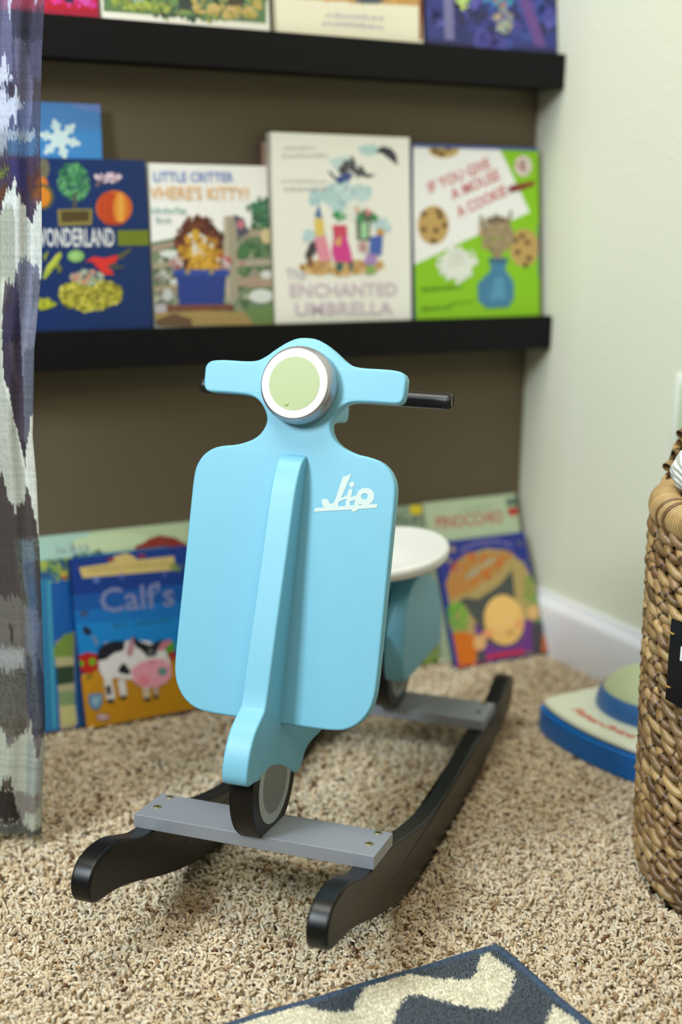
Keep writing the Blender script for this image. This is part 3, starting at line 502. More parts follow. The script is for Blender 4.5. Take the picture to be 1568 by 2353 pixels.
  'white': {"x0":0.8042,"w":0.219,"h":0.2801,"yb":1.691,"zb":0.5,"lean":0.0736,"th":0.015,"art":[["P",[[0.0004,0.2802],[0.2179,0.28],[0.2201,0.0247],[-0.0004,0.0266]],"fafcf6"],["P",[[0.1342,0.2649],[0.1608,0.2692],[0.1747,0.2601],[0.1535,0.2524],[0.1395,0.2556]],"bfe2e4"],["P",[[0.0878,0.246],[0.1187,0.2526],[0.1323,0.2382],[0.0977,0.2315]],"cfe8ea"],["P",[[0.162,0.2586],[0.1734,0.2672],[0.189,0.2641],[0.1974,0.2548],[0.1987,0.2404],[0.1902,0.2462],[0.1831,0.2508],[0.1732,0.2565]],"3a3848"],["S",[0.1239,0.2339],0.0209,0.0106,60,0.00557,["4c4e58","5a5c66","3e4048"]],["P",[[0.1228,0.2516],[0.127,0.2517],[0.1309,0.2364],[0.1503,0.2285],[0.1643,0.2276],[0.1516,0.2226],[0.132,0.2258],[0.1211,0.2338]],"50525c"],["P",[[0.0975,0.2215],[0.1183,0.2302],[0.1265,0.2268],[0.1123,0.2088],[0.1014,0.211]],"3f569a"],["P",[[0.0854,0.2313],[0.0922,0.2296],[0.1002,0.2204],[0.0961,0.2191]],"4a4c54"],["S",[0.1004,0.1962],0.0416,0.0148,50,0.01109,["bfe0e6","cfe9ee","b0d8e2"]],["S",[0.1281,0.2025],0.0281,0.0107,30,0.00984,["bfe0e6","cfe9ee"]],["P",[[0.1431,0.1788],[0.1422,0.1741],[0.14,0.1699],[0.1365,0.1666],[0.1322,0.1644],[0.1274,0.1637],[0.1227,0.1644],[0.1185,0.1665],[0.1151,0.1698],[0.1131,0.1739],[0.1124,0.1785],[0.1132,0.1831],[0.1155,0.1873],[0.1189,0.1906],[0.1232,0.1928],[0.128,0.1936],[0.1327,0.1929],[0.1369,0.1908],[0.1403,0.1876],[0.1424,0.1834]],"eef4ee"],["S",[0.0616,0.1426],0.0191,0.0071,16,0.00819,["cfe8ee","bfe0ea"]],["S",[0.1696,0.1579],0.0158,0.0084,16,0.00862,["cfe8ee","bfe0ea"]],["S",[0.1052,0.0988],0.0707,0.0084,150,0.00707,["e0b878","d8a868","e8c890","c89858"]],["P",[[0.0636,0.1692],[0.0715,0.1858],[0.0765,0.1664]],"5a7ab0"],["P",[[0.0636,0.1663],[0.0771,0.1664],[0.0793,0.1426],[0.0644,0.1426]],"ecd068"],["P",[[0.063,0.1409],[0.0807,0.1426],[0.0896,0.1098],[0.073,0.1063],[0.0652,0.1219]],"ee9ab0"],["P",[[0.0475,0.116],[0.056,0.1338],[0.0642,0.1361],[0.0666,0.1219],[0.0527,0.1071]],"4a4248"],["S",[0.1026,0.1695],0.0096,0.0053,26,0.00411,["2f9a58","3fae68"]],["P",[[0.092,0.1575],[0.1141,0.1576],[0.1152,0.1427],[0.093,0.1421]],"d84a66"],["P",[[0.093,0.1409],[0.1138,0.1427],[0.1203,0.1216],[0.1228,0.1059],[0.0936,0.1073],[0.0898,0.1217]],"e0409a"],["P",[[0.0928,0.1337],[0.1061,0.1427],[0.1024,0.1277]],"e8c060"],["P",[[0.1311,0.1727],[0.1466,0.1806],[0.1634,0.1711],[0.1647,0.1627],[0.152,0.1626],[0.1515,0.1366],[0.1304,0.1366],[0.1295,0.1625]],"5a6a58"],["P",[[0.1364,0.1607],[0.1477,0.1626],[0.1488,0.1409],[0.136,0.1384]],"a8dcb0"],["P",[[0.1324,0.1721],[0.1409,0.1734],[0.1393,0.1625],[0.1323,0.1625]],"3fa060"],["P",[[0.1549,0.1711],[0.1649,0.1723],[0.1647,0.1639],[0.1562,0.1626]],"3fa060"],["P",[[0.1529,0.1759],[0.1527,0.1746],[0.152,0.1734],[0.1511,0.1724],[0.1499,0.1718],[0.1486,0.1716],[0.1473,0.1718],[0.1461,0.1724],[0.1452,0.1733],[0.1446,0.1745],[0.1444,0.1758],[0.1447,0.1771],[0.1453,0.1783],[0.1462,0.1792],[0.1474,0.1798],[0.1487,0.18],[0.15,0.1798],[0.1512,0.1793],[0.1521,0.1783],[0.1527,0.1772]],"e89098"],["P",[[0.134,0.1787],[0.1338,0.1772],[0.1334,0.1759],[0.1327,0.1748],[0.132,0.1741],[0.1311,0.1739],[0.1302,0.1741],[0.1295,0.1748],[0.1289,0.1758],[0.1285,0.1772],[0.1284,0.1787],[0.1285,0.1801],[0.129,0.1815],[0.1296,0.1825],[0.1304,0.1832],[0.1313,0.1835],[0.1321,0.1832],[0.1329,0.1826],[0.1335,0.1815],[0.1339,0.1802]],"e0b090"],["P",[[0.1516,0.1409],[0.173,0.1457],[0.1697,0.1153],[0.1498,0.1166]],"4a68c0"],["P",[[0.1752,0.1482],[0.1748,0.1467],[0.1739,0.1453],[0.1725,0.1442],[0.1707,0.1435],[0.1687,0.1433],[0.1667,0.1435],[0.1649,0.1442],[0.1635,0.1453],[0.1626,0.1466],[0.1623,0.1481],[0.1627,0.1496],[0.1636,0.151],[0.165,0.1521],[0.1668,0.1528],[0.1688,0.153],[0.1708,0.1528],[0.1726,0.1521],[0.174,0.151],[0.1749,0.1497]],"d8a050"],["P",[[0.1455,0.1185],[0.164,0.1165],[0.1595,0.1019],[0.141,0.1033]],"b090d0"],["P",[[0.1317,0.1324],[0.1458,0.1348],[0.147,0.1215],[0.1343,0.1203]],"c89aa0"],["P",[[0.1452,0.1008],[0.1566,0.1019],[0.1593,0.0897],[0.1436,0.0887]],"8ab860"],["P",[[0.095,0.1061],[0.1089,0.106],[0.1058,0.094],[0.0961,0.0941]],"3a6a60"],["P",[[0.1158,0.106],[0.1242,0.1059],[0.1226,0.095],[0.117,0.0951]],"3a6a60"],["P",[[0.0608,0.1064],[0.0605,0.1042],[0.0596,0.1022],[0.0584,0.1007],[0.0569,0.0997],[0.0552,0.0993],[0.0535,0.0997],[0.052,0.1007],[0.0509,0.1023],[0.0501,0.1043],[0.0499,0.1065],[0.0503,0.1087],[0.0511,0.1107],[0.0523,0.1123],[0.0538,0.1133],[0.0555,0.1136],[0.0572,0.1132],[0.0587,0.1122],[0.0598,0.1106],[0.0606,0.1086]],"8a6048"],["D",[0.018,0.2574],[0.0658,0.2605],0.0051,"d6dad8"],["D",[0.0164,0.2476],[0.0858,0.2506],0.0051,"c8ccd2"],["D",[0.0142,0.2153],[0.0837,0.2154],0.0052,"d2d6d6"],["D",[0.0178,0.2038],[0.0848,0.2048],0.0057,"c4c8cc"],["T","The",[0.0178,0.0838],[0.048,0.0839],0.0153,"d4cfe0"],["T","ENCHANTED",[0.0232,0.0605],[0.1949,0.0596],0.0178,"dccbdc"],["T","UMBRELLA",[0.0305,0.0347],[0.1872,0.033],0.0179,"dccbdc"]]},
  'cookie': {"x0":1.0309,"w":0.2225,"h":0.2727,"yb":1.691,"zb":0.5,"lean":0.0997,"th":0.01,"art":[["P",[[0.0025,0.2703],[0.2223,0.2713],[0.2227,0.0236],[-0.0026,0.0233]],"8fce10"],["P",[[0.0025,0.2703],[0.1517,0.2711],[0.2059,0.1785],[0.0874,0.136],[-0.002,0.1014]],"fafcfe"],["P",[[0.0803,0.2671],[0.0789,0.2633],[0.0751,0.2597],[0.0692,0.2568],[0.0618,0.2549],[0.0537,0.254],[0.0457,0.2544],[0.0385,0.256],[0.0328,0.2585],[0.0292,0.2618],[0.028,0.2656],[0.0294,0.2694],[0.0331,0.2729],[0.0389,0.2758],[0.0462,0.2778],[0.0543,0.2786],[0.0623,0.2783],[0.0696,0.2768],[0.0754,0.2742],[0.0791,0.2709]],"c8a868"],["P",[[0.0245,0.2728],[0.0857,0.2735],[0.0857,0.271],[0.0245,0.2704]],"4a68b0"],["P",[[0.0605,0.1586],[0.059,0.1499],[0.055,0.142],[0.0488,0.1358],[0.0412,0.1318],[0.0329,0.1305],[0.0246,0.1318],[0.0173,0.1358],[0.0115,0.142],[0.008,0.1498],[0.0069,0.1584],[0.0084,0.167],[0.0124,0.1747],[0.0184,0.1809],[0.0259,0.1849],[0.0342,0.1864],[0.0425,0.1851],[0.0499,0.1812],[0.0557,0.1751],[0.0594,0.1673]],"c9a664"],["P",[[0.2222,0.1254],[0.2208,0.1166],[0.2167,0.1086],[0.2105,0.1023],[0.2028,0.0983],[0.1943,0.097],[0.1859,0.0984],[0.1783,0.1026],[0.1724,0.1089],[0.1687,0.1168],[0.1675,0.1256],[0.169,0.1344],[0.1729,0.1422],[0.179,0.1485],[0.1867,0.1526],[0.1951,0.154],[0.2035,0.1526],[0.2111,0.1486],[0.2171,0.1423],[0.221,0.1343]],"c9a664"],["P",[[0.221,0.1592],[0.2275,0.1593],[0.2266,0.0809],[0.2209,0.081]],"4a68b0"],["P",[[0.0228,0.1745],[0.0225,0.1734],[0.0218,0.1723],[0.0206,0.1715],[0.0191,0.171],[0.0175,0.1708],[0.0159,0.1709],[0.0145,0.1715],[0.0134,0.1723],[0.0127,0.1733],[0.0125,0.1744],[0.0127,0.1756],[0.0135,0.1766],[0.0147,0.1775],[0.0161,0.178],[0.0177,0.1782],[0.0193,0.178],[0.0207,0.1775],[0.0219,0.1767],[0.0226,0.1757]],"5e4628"],["P",[[0.0482,0.1785],[0.0479,0.1773],[0.0472,0.1763],[0.046,0.1754],[0.0445,0.1749],[0.0429,0.1747],[0.0413,0.1749],[0.0398,0.1754],[0.0387,0.1762],[0.038,0.1772],[0.0377,0.1784],[0.038,0.1795],[0.0388,0.1806],[0.04,0.1814],[0.0414,0.1819],[0.0431,0.1821],[0.0447,0.182],[0.0461,0.1815],[0.0473,0.1806],[0.048,0.1796]],"5e4628"],["P",[[0.0222,0.1522],[0.022,0.1511],[0.0212,0.15],[0.02,0.1492],[0.0186,0.1487],[0.017,0.1485],[0.0154,0.1487],[0.0139,0.1492],[0.0128,0.15],[0.0121,0.151],[0.0119,0.1522],[0.0122,0.1533],[0.0129,0.1544],[0.0141,0.1552],[0.0155,0.1557],[0.0171,0.1559],[0.0187,0.1557],[0.0202,0.1552],[0.0213,0.1544],[0.022,0.1534]],"5e4628"],["P",[[0.0431,0.151],[0.0428,0.1499],[0.042,0.1488],[0.0408,0.148],[0.0394,0.1475],[0.0377,0.1473],[0.0361,0.1475],[0.0347,0.148],[0.0336,0.1488],[0.0328,0.1499],[0.0326,0.151],[0.0329,0.1522],[0.0337,0.1532],[0.0348,0.154],[0.0363,0.1546],[0.0379,0.1548],[0.0395,0.1546],[0.041,0.1541],[0.0421,0.1532],[0.0428,0.1522]],"5e4628"],["P",[[0.0583,0.1586],[0.058,0.1574],[0.0572,0.1564],[0.056,0.1555],[0.0545,0.155],[0.0529,0.1548],[0.0513,0.155],[0.0498,0.1555],[0.0487,0.1563],[0.048,0.1574],[0.0477,0.1585],[0.048,0.1597],[0.0488,0.1607],[0.05,0.1616],[0.0515,0.1621],[0.0531,0.1623],[0.0547,0.1621],[0.0562,0.1616],[0.0573,0.1608],[0.058,0.1597]],"5e4628"],["P",[[0.0382,0.1361],[0.0379,0.1349],[0.0372,0.1339],[0.036,0.133],[0.0345,0.1325],[0.0329,0.1323],[0.0313,0.1325],[0.0299,0.133],[0.0287,0.1339],[0.028,0.1349],[0.0278,0.1361],[0.0281,0.1372],[0.0288,0.1383],[0.03,0.1391],[0.0315,0.1396],[0.0331,0.1398],[0.0347,0.1396],[0.0361,0.1391],[0.0373,0.1383],[0.038,0.1372]],"5e4628"],["P",[[0.051,0.171],[0.0508,0.1699],[0.05,0.1688],[0.0488,0.168],[0.0473,0.1674],[0.0457,0.1672],[0.0441,0.1674],[0.0426,0.1679],[0.0415,0.1688],[0.0408,0.1698],[0.0406,0.1709],[0.0408,0.1721],[0.0416,0.1731],[0.0428,0.174],[0.0443,0.1745],[0.0459,0.1747],[0.0475,0.1745],[0.0489,0.174],[0.0501,0.1732],[0.0508,0.1722]],"5e4628"],["P",[[0.2061,0.1333],[0.2058,0.1321],[0.205,0.131],[0.2037,0.1301],[0.2021,0.1296],[0.2004,0.1294],[0.1987,0.1296],[0.1971,0.1301],[0.1959,0.131],[0.1951,0.1321],[0.1948,0.1333],[0.1951,0.1345],[0.1959,0.1356],[0.1972,0.1364],[0.1988,0.137],[0.2005,0.1372],[0.2022,0.137],[0.2038,0.1364],[0.205,0.1356],[0.2058,0.1345]],"5e4628"],["P",[[0.1882,0.1191],[0.1879,0.1179],[0.1871,0.1168],[0.1858,0.1159],[0.1843,0.1154],[0.1825,0.1152],[0.1808,0.1154],[0.1792,0.116],[0.178,0.1168],[0.1772,0.1179],[0.177,0.1191],[0.1773,0.1203],[0.1781,0.1214],[0.1793,0.1222],[0.1809,0.1228],[0.1826,0.123],[0.1844,0.1228],[0.1859,0.1222],[0.1871,0.1214],[0.1879,0.1203]],"5e4628"],["P",[[0.209,0.1098],[0.2087,0.1086],[0.2079,0.1076],[0.2067,0.1067],[0.2051,0.1062],[0.2033,0.106],[0.2016,0.1062],[0.2,0.1068],[0.1988,0.1076],[0.198,0.1087],[0.1977,0.1099],[0.198,0.1111],[0.1988,0.1122],[0.2001,0.1131],[0.2017,0.1136],[0.2034,0.1138],[0.2052,0.1136],[0.2067,0.113],[0.208,0.1121],[0.2088,0.1111]],"5e4628"],["P",[[0.1965,0.143],[0.1963,0.1418],[0.1954,0.1407],[0.1942,0.1398],[0.1926,0.1393],[0.1909,0.1391],[0.1891,0.1393],[0.1876,0.1399],[0.1864,0.1407],[0.1856,0.1418],[0.1853,0.143],[0.1856,0.1442],[0.1864,0.1453],[0.1877,0.1461],[0.1892,0.1467],[0.191,0.1469],[0.1927,0.1467],[0.1943,0.1461],[0.1955,0.1453],[0.1963,0.1442]],"5e4628"],["P",[[0.1844,0.1365],[0.1841,0.1353],[0.1833,0.1343],[0.1821,0.1334],[0.1805,0.1329],[0.1788,0.1327],[0.1771,0.1329],[0.1755,0.1334],[0.1743,0.1343],[0.1735,0.1353],[0.1733,0.1365],[0.1735,0.1377],[0.1744,0.1388],[0.1756,0.1397],[0.1772,0.1402],[0.1789,0.1404],[0.1806,0.1402],[0.1822,0.1397],[0.1834,0.1388],[0.1842,0.1377]],"5e4628"],["P",[[0.2024,0.0995],[0.2021,0.0983],[0.2013,0.0972],[0.2,0.0963],[0.1985,0.0958],[0.1967,0.0956],[0.195,0.0958],[0.1934,0.0964],[0.1922,0.0973],[0.1914,0.0984],[0.1911,0.0996],[0.1914,0.1008],[0.1922,0.1019],[0.1935,0.1027],[0.1951,0.1033],[0.1968,0.1034],[0.1986,0.1032],[0.2001,0.1027],[0.2014,0.1018],[0.2022,0.1007]],"5e4628"],["P",[[0.0443,0.2636],[0.044,0.2625],[0.0432,0.2614],[0.042,0.2606],[0.0406,0.26],[0.039,0.2598],[0.0374,0.2599],[0.0359,0.2604],[0.0348,0.2612],[0.0341,0.2622],[0.0339,0.2633],[0.0342,0.2645],[0.0349,0.2655],[0.0361,0.2663],[0.0375,0.2669],[0.0391,0.2671],[0.0407,0.267],[0.0422,0.2665],[0.0433,0.2657],[0.044,0.2647]],"5e4628"],["P",[[0.0667,0.268],[0.0665,0.2668],[0.0657,0.2658],[0.0645,0.2649],[0.063,0.2643],[0.0614,0.2641],[0.0598,0.2642],[0.0584,0.2647],[0.0572,0.2655],[0.0565,0.2665],[0.0563,0.2676],[0.0565,0.2688],[0.0573,0.2698],[0.0585,0.2707],[0.06,0.2713],[0.0616,0.2715],[0.0632,0.2714],[0.0647,0.2709],[0.0658,0.2701],[0.0665,0.2691]],"5e4628"],["P",[[0.0553,0.2602],[0.0551,0.2591],[0.0543,0.258],[0.0531,0.2572],[0.0517,0.2566],[0.05,0.2564],[0.0484,0.2565],[0.047,0.257],[0.0459,0.2578],[0.0451,0.2588],[0.0449,0.2599],[0.0452,0.2611],[0.046,0.2621],[0.0471,0.263],[0.0486,0.2636],[0.0502,0.2638],[0.0518,0.2636],[0.0533,0.2632],[0.0544,0.2624],[0.0551,0.2614]],"5e4628"],["S",[0.073,0.1032],0.0337,0.0265,60,0.00766,["eef4ec","e6eee2","f2f6f0"]],["P",[[0.0998,0.103],[0.0983,0.0959],[0.0942,0.0896],[0.088,0.0846],[0.0802,0.0814],[0.0717,0.0804],[0.0633,0.0817],[0.0557,0.085],[0.0498,0.0901],[0.0461,0.0965],[0.0449,0.1035],[0.0464,0.1104],[0.0504,0.1167],[0.0566,0.1217],[0.0642,0.1249],[0.0727,0.1259],[0.0811,0.1248],[0.0888,0.1215],[0.0948,0.1165],[0.0986,0.1101]],"eef3ec"],["P",[[0.21,0.2467],[0.2091,0.2419],[0.2068,0.2376],[0.2032,0.2341],[0.1987,0.2318],[0.1937,0.231],[0.1888,0.2316],[0.1844,0.2337],[0.181,0.237],[0.1788,0.2412],[0.1781,0.2459],[0.1789,0.2506],[0.1812,0.2549],[0.1848,0.2584],[0.1892,0.2607],[0.1942,0.2616],[0.1991,0.2609],[0.2035,0.2589],[0.207,0.2556],[0.2092,0.2514]],"e6d8d4"],["S",[0.1939,0.245],0.0128,0.0102,16,0.004,["c06868","5a4a48","a05050"]],["P",[[0.1649,0.2126],[0.1729,0.2178],[0.2145,0.225],[0.2144,0.2186],[0.1887,0.2104],[0.1696,0.2063]],"8a2c24"],["S",[0.1434,0.1462],0.03,0.0267,170,0.00632,["a8946c","b49c74","9c8862","b8a488"]],["P",[[0.1306,0.1334],[0.159,0.1398],[0.1505,0.1013],[0.141,0.1013]],"a8946c"],["P",[[0.1127,0.1714],[0.1174,0.174],[0.1444,0.1142],[0.1397,0.1142]],"8a7860"],["P",[[0.1692,0.1808],[0.1739,0.1783],[0.1491,0.1141],[0.146,0.1141]],"8a7860"],["P",[[0.1281,0.1665],[0.1423,0.1729],[0.1595,0.1705],[0.1642,0.1641],[0.1264,0.1588]],"7a6858"],["S",[0.1449,0.143],0.0189,0.0153,30,0.00551,["b49c74","9c8862","b8a488"]],["P",[[0.1317,0.1078],[0.1617,0.1076],[0.1583,0.0934],[0.1739,0.0751],[0.1735,0.0491],[0.1622,0.0376],[0.1242,0.0372],[0.1088,0.0492],[0.1093,0.0735],[0.133,0.0924]],"4384ac"],["P",[[0.1407,0.082],[0.1549,0.0819],[0.1592,0.0494],[0.1291,0.0487]],"5a9cc0"],["P",[[0.1287,0.1104],[0.1649,0.1102],[0.1632,0.1037],[0.1301,0.104]],"2f6488"],["T","IF YOU GIVE",[0.0287,0.2042],[0.1357,0.2424],0.0154,"d8747c"],["T","A MOUSE",[0.0674,0.1948],[0.1526,0.2263],0.0156,"d8747c"],["T","A COOKIE",[0.0774,0.1699],[0.1648,0.2037],0.0157,"d8747c"],["D",[0.0103,0.0638],[0.0829,0.0676],0.0062,"5a8a14"],["D",[0.0096,0.0362],[0.0639,0.0387],0.0063,"5a8a14"],["D",[0.0564,0.0439],[0.1025,0.0467],0.0045,"6a9c14"],["D",[0.058,0.1147],[0.0886,0.1208],0.0031,"c8d0c8"],["D",[0.0579,0.1071],[0.0884,0.112],0.0032,"c8d0c8"],["D",[0.0577,0.0989],[0.0867,0.1031],0.0032,"c8d0c8"],["P",[[0.0026,0.2721],[0.2223,0.2732],[0.2223,0.2694],[0.0025,0.2685]],"4a62b0"]]},
  'tan': {"x0":0.8,"w":0.0618,"h":0.2682,"yb":1.711,"zb":0.5,"lean":0.0616,"th":0.007,"art":[["P",[[-0.0003,0.2677],[0.0639,0.2686],[0.0597,0.0487],[0.0003,0.0501]],"b89a88"]]},
  'pink': {"x0":0.4431,"w":0.1193,"h":0.26,"yb":1.69,"zb":0.872,"lean":0.1222,"th":0.01,"art":[["P",[[0.0027,0.1176],[0.1221,0.1293],[0.1164,0.0414],[-0.0031,0.0375]],"c01848"],["P",[[0.054,0.0469],[0.1167,0.0466],[0.1163,0.0403],[0.0535,0.0387]],"b01028"],["S",[0.0857,0.0514],0.0332,0.0072,40,0.00498,["e02868","a8184a","d83aa0","c83090"]],["P",[[0.0729,0.0636],[0.0839,0.0645],[0.0894,0.0496],[0.0773,0.0487]],"30204a"],["P",[[0.0976,0.0657],[0.1139,0.0618],[0.1045,0.0456],[0.0929,0.053]],"d04aa8"]]},
  'forest': {"x0":0.5663,"w":0.2289,"h":0.25,"yb":1.69,"zb":0.872,"lean":0.1222,"th":0.012,"art":[["P",[[0.0022,0.1296],[0.2306,0.152],[0.2247,0.0388],[-0.0037,0.039]],"f2f2e8"],["P",[[0.0067,0.1301],[0.2294,0.1519],[0.2236,0.0431],[0.0021,0.042]],"5f8058"],["S",[0.1113,0.0715],0.1137,0.032,420,0.00734,["4a6a50","6f9058","8aa058","a8a858","3e5a4c","c0a860","587a60","2e4a3c"]],["P",[[0.0395,0.0814],[0.0625,0.0833],[0.0549,0.0544],[0.0413,0.0554]],"8fb0a0"],["P",[[0.1022,0.0867],[0.1164,0.0879],[0.119,0.0518],[0.1024,0.0516]],"3a4440"],["P",[[0.1725,0.0926],[0.1866,0.0938],[0.1919,0.0562],[0.1686,0.0566]],"4a4438"],["S",[0.1673,0.0543],0.0496,0.0066,60,0.0062,["c8b070","b0a050","d0b878"]],["S",[0.049,0.0518],0.0407,0.0053,60,0.00523,["8aa048","a8b858","6a8a40"]]]},
  'cream': {"x0":0.8049,"w":0.2263,"h":0.27,"yb":1.69,"zb":0.872,"lean":0.1179,"th":0.014,"art":[["P",[[0.0018,0.1528],[0.2232,0.1745],[0.2196,0.0386],[-0.0014,0.0385]],"f0eed8"],["P",[[0.003,0.1529],[0.2232,0.1745],[0.2198,0.0829],[0.0427,0.0783],[-0.0008,0.0771]],"c89a58"],["S",[0.1222,0.0891],0.0756,0.008,80,0.00825,["d8a860","b88848","e8c888","c89050"]],["P",[[0.1656,0.0857],[0.1644,0.0843],[0.161,0.083],[0.1558,0.0817],[0.1493,0.0806],[0.1421,0.0799],[0.135,0.0795],[0.1286,0.0796],[0.1235,0.0801],[0.1203,0.0809],[0.1193,0.0821],[0.1204,0.0834],[0.1237,0.0848],[0.1289,0.086],[0.1353,0.0871],[0.1425,0.0879],[0.1496,0.0882],[0.1561,0.0882],[0.1612,0.0877],[0.1645,0.0868]],"4a5a6a"],["P",[[0.2232,0.1745],[0.2288,0.1751],[0.2245,0.0377],[0.2188,0.0379]],"8a4a1c"],["D",[0.073,0.0572],[0.1645,0.0592],0.0078,"b8b4c4"],["D",[0.0673,0.0466],[0.1668,0.0478],0.0079,"b8b4c4"]]},
  'blue': {"x0":1.0367,"w":0.225,"h":0.25,"yb":1.69,"zb":0.872,"lean":0.1222,"th":0.012,"art":[["P",[[0.0018,0.1758],[0.2385,0.199],[0.2328,0.041],[-0.0021,0.0404]],"343c86"],["S",[0.1107,0.0911],0.1157,0.048,300,0.01851,["343a88","28306c","4a4aa0","5a58b0","2a2a5c","46408c","3c50a0"]],["P",[[0.0296,0.1202],[0.0455,0.1215],[0.0455,0.0412],[0.0295,0.0413]],"7a78a8"],["P",[[0.1497,0.1303],[0.1681,0.1318],[0.2059,0.0418],[0.1855,0.0417]],"6a4890"],["S",[0.0628,0.0958],0.0103,0.0107,26,0.00515,["8ac048","c8e060","e8f0c0"]],["S",[0.1223,0.1004],0.0258,0.006,30,0.00607,["28a0b8","3060c0","c86a28","2880c8"]],["S",[0.1313,0.0746],0.0167,0.0181,50,0.00607,["b0a890","c8a880","8088a0","a0b8b0"]]]},
  'pale': {"x0":0.4418,"w":0.255,"h":0.2546,"yb":1.66,"zb":0,"lean":0.2707,"th":0.01,"art":[["P",[[-0.0202,0.2594],[0.2429,0.2512],[0.2318,-0.0126],[-0.0483,-0.0011]],"b8cca8"],["P",[[-0.0202,0.2594],[0.0979,0.2555],[0.1172,0.2092],[-0.0245,0.2194]],"a8ccc0"],["P",[[0.1629,0.2271],[0.1764,0.2341],[0.1994,0.2396],[0.2214,0.2343],[0.2396,0.2226],[0.2378,0.1957],[0.161,0.2103]],"8a2c20"],["P",[[0.1829,0.237],[0.18,0.2333],[0.1719,0.2301],[0.1593,0.2278],[0.1436,0.2264],[0.1264,0.2262],[0.1094,0.2272],[0.0941,0.2292],[0.0822,0.2321],[0.0745,0.2356],[0.072,0.2393],[0.0747,0.2428],[0.0825,0.246],[0.0946,0.2484],[0.1099,0.2498],[0.1269,0.2501],[0.1441,0.2492],[0.1597,0.2472],[0.1722,0.2443],[0.1802,0.2408]],"c4d8b0"],["D",[0.0527,0.2295],[0.0978,0.2281],0.0152,"90a4a4"],["S",[0.1,0.2201],0.0366,0.0059,50,0.00488,["4a6a5a","6a8a50","3a5a6a"]]]},
  'bluefloor': {"x0":0.4494,"w":0.2,"h":0.2261,"yb":1.648,"zb":0,"lean":0.2671,"th":0.01,"art":[["P",[[0.0003,0.2303],[0.113,0.2225],[0.0991,-0.0117],[-0.0249,-0.0022]],"0a58a8"],["P",[[0.0003,0.2303],[0.113,0.2225],[0.1105,0.2002],[-0.0022,0.2074]],"1a4a80"],["S",[0.0336,0.2137],0.0342,0.0185,200,0.00413,["6a9a48","8ab040","3a6a60","a8b850","2a5a78"]],["P",[[0.0528,0.2039],[0.0524,0.2029],[0.0517,0.202],[0.0508,0.2013],[0.0495,0.201],[0.0483,0.2009],[0.047,0.2013],[0.0459,0.2019],[0.0451,0.2028],[0.0446,0.2038],[0.0445,0.2049],[0.0448,0.2059],[0.0455,0.2068],[0.0465,0.2075],[0.0477,0.2078],[0.049,0.2079],[0.0503,0.2076],[0.0514,0.2069],[0.0522,0.2061],[0.0527,0.205]],"d8b848"],["P",[[0.0528,0.1992],[0.0526,0.1985],[0.0519,0.198],[0.0509,0.1976],[0.0498,0.1974],[0.0485,0.1974],[0.0472,0.1977],[0.0461,0.1981],[0.0452,0.1987],[0.0447,0.1995],[0.0446,0.2002],[0.0449,0.2009],[0.0455,0.2015],[0.0465,0.2019],[0.0477,0.2021],[0.049,0.202],[0.0502,0.2018],[0.0513,0.2013],[0.0522,0.2007],[0.0527,0.2]],"a03838"],["P",[[-0.0028,0.2017],[0.0292,0.2003],[0.0164,0.0023],[-0.0242,0.0034]],"2878a8"],["P",[[0.0249,0.1984],[0.0296,0.1979],[0.017,0.0022],[0.0118,0.0031]],"3f9ab8"],["P",[[0.0278,0.1167],[0.0539,0.1271],[0.042,-0.002],[0.0209,0.0004]],"a8a088"],["P",[[0.0233,0.108],[0.0393,0.1244],[0.0526,0.1261],[0.0496,0.0937],[0.0232,0.0964]],"6f8c3c"],["P",[[0.0243,0.0962],[0.0496,0.0937],[0.0489,0.0821],[0.0241,0.0835]],"b0aa80"],["P",[[0.0241,0.0835],[0.0489,0.0821],[0.047,0.059],[0.0238,0.0591]],"28402c"],["P",[[0.0238,0.0591],[0.047,0.059],[0.0464,0.0486],[0.024,0.0498]],"a8a484"],["P",[[0.024,0.0498],[0.0464,0.0486],[0.045,0.0301],[0.0237,0.0312]],"7c9468"],["P",[[0.0237,0.0312],[0.045,0.0301],[0.0451,0.0044],[0.0237,0.0045]],"c0bc80"],["P",[[0.0549,0.1363],[0.0608,0.1355],[0.0547,-0.0065],[0.0464,-0.0051]],"1a4a78"]]},
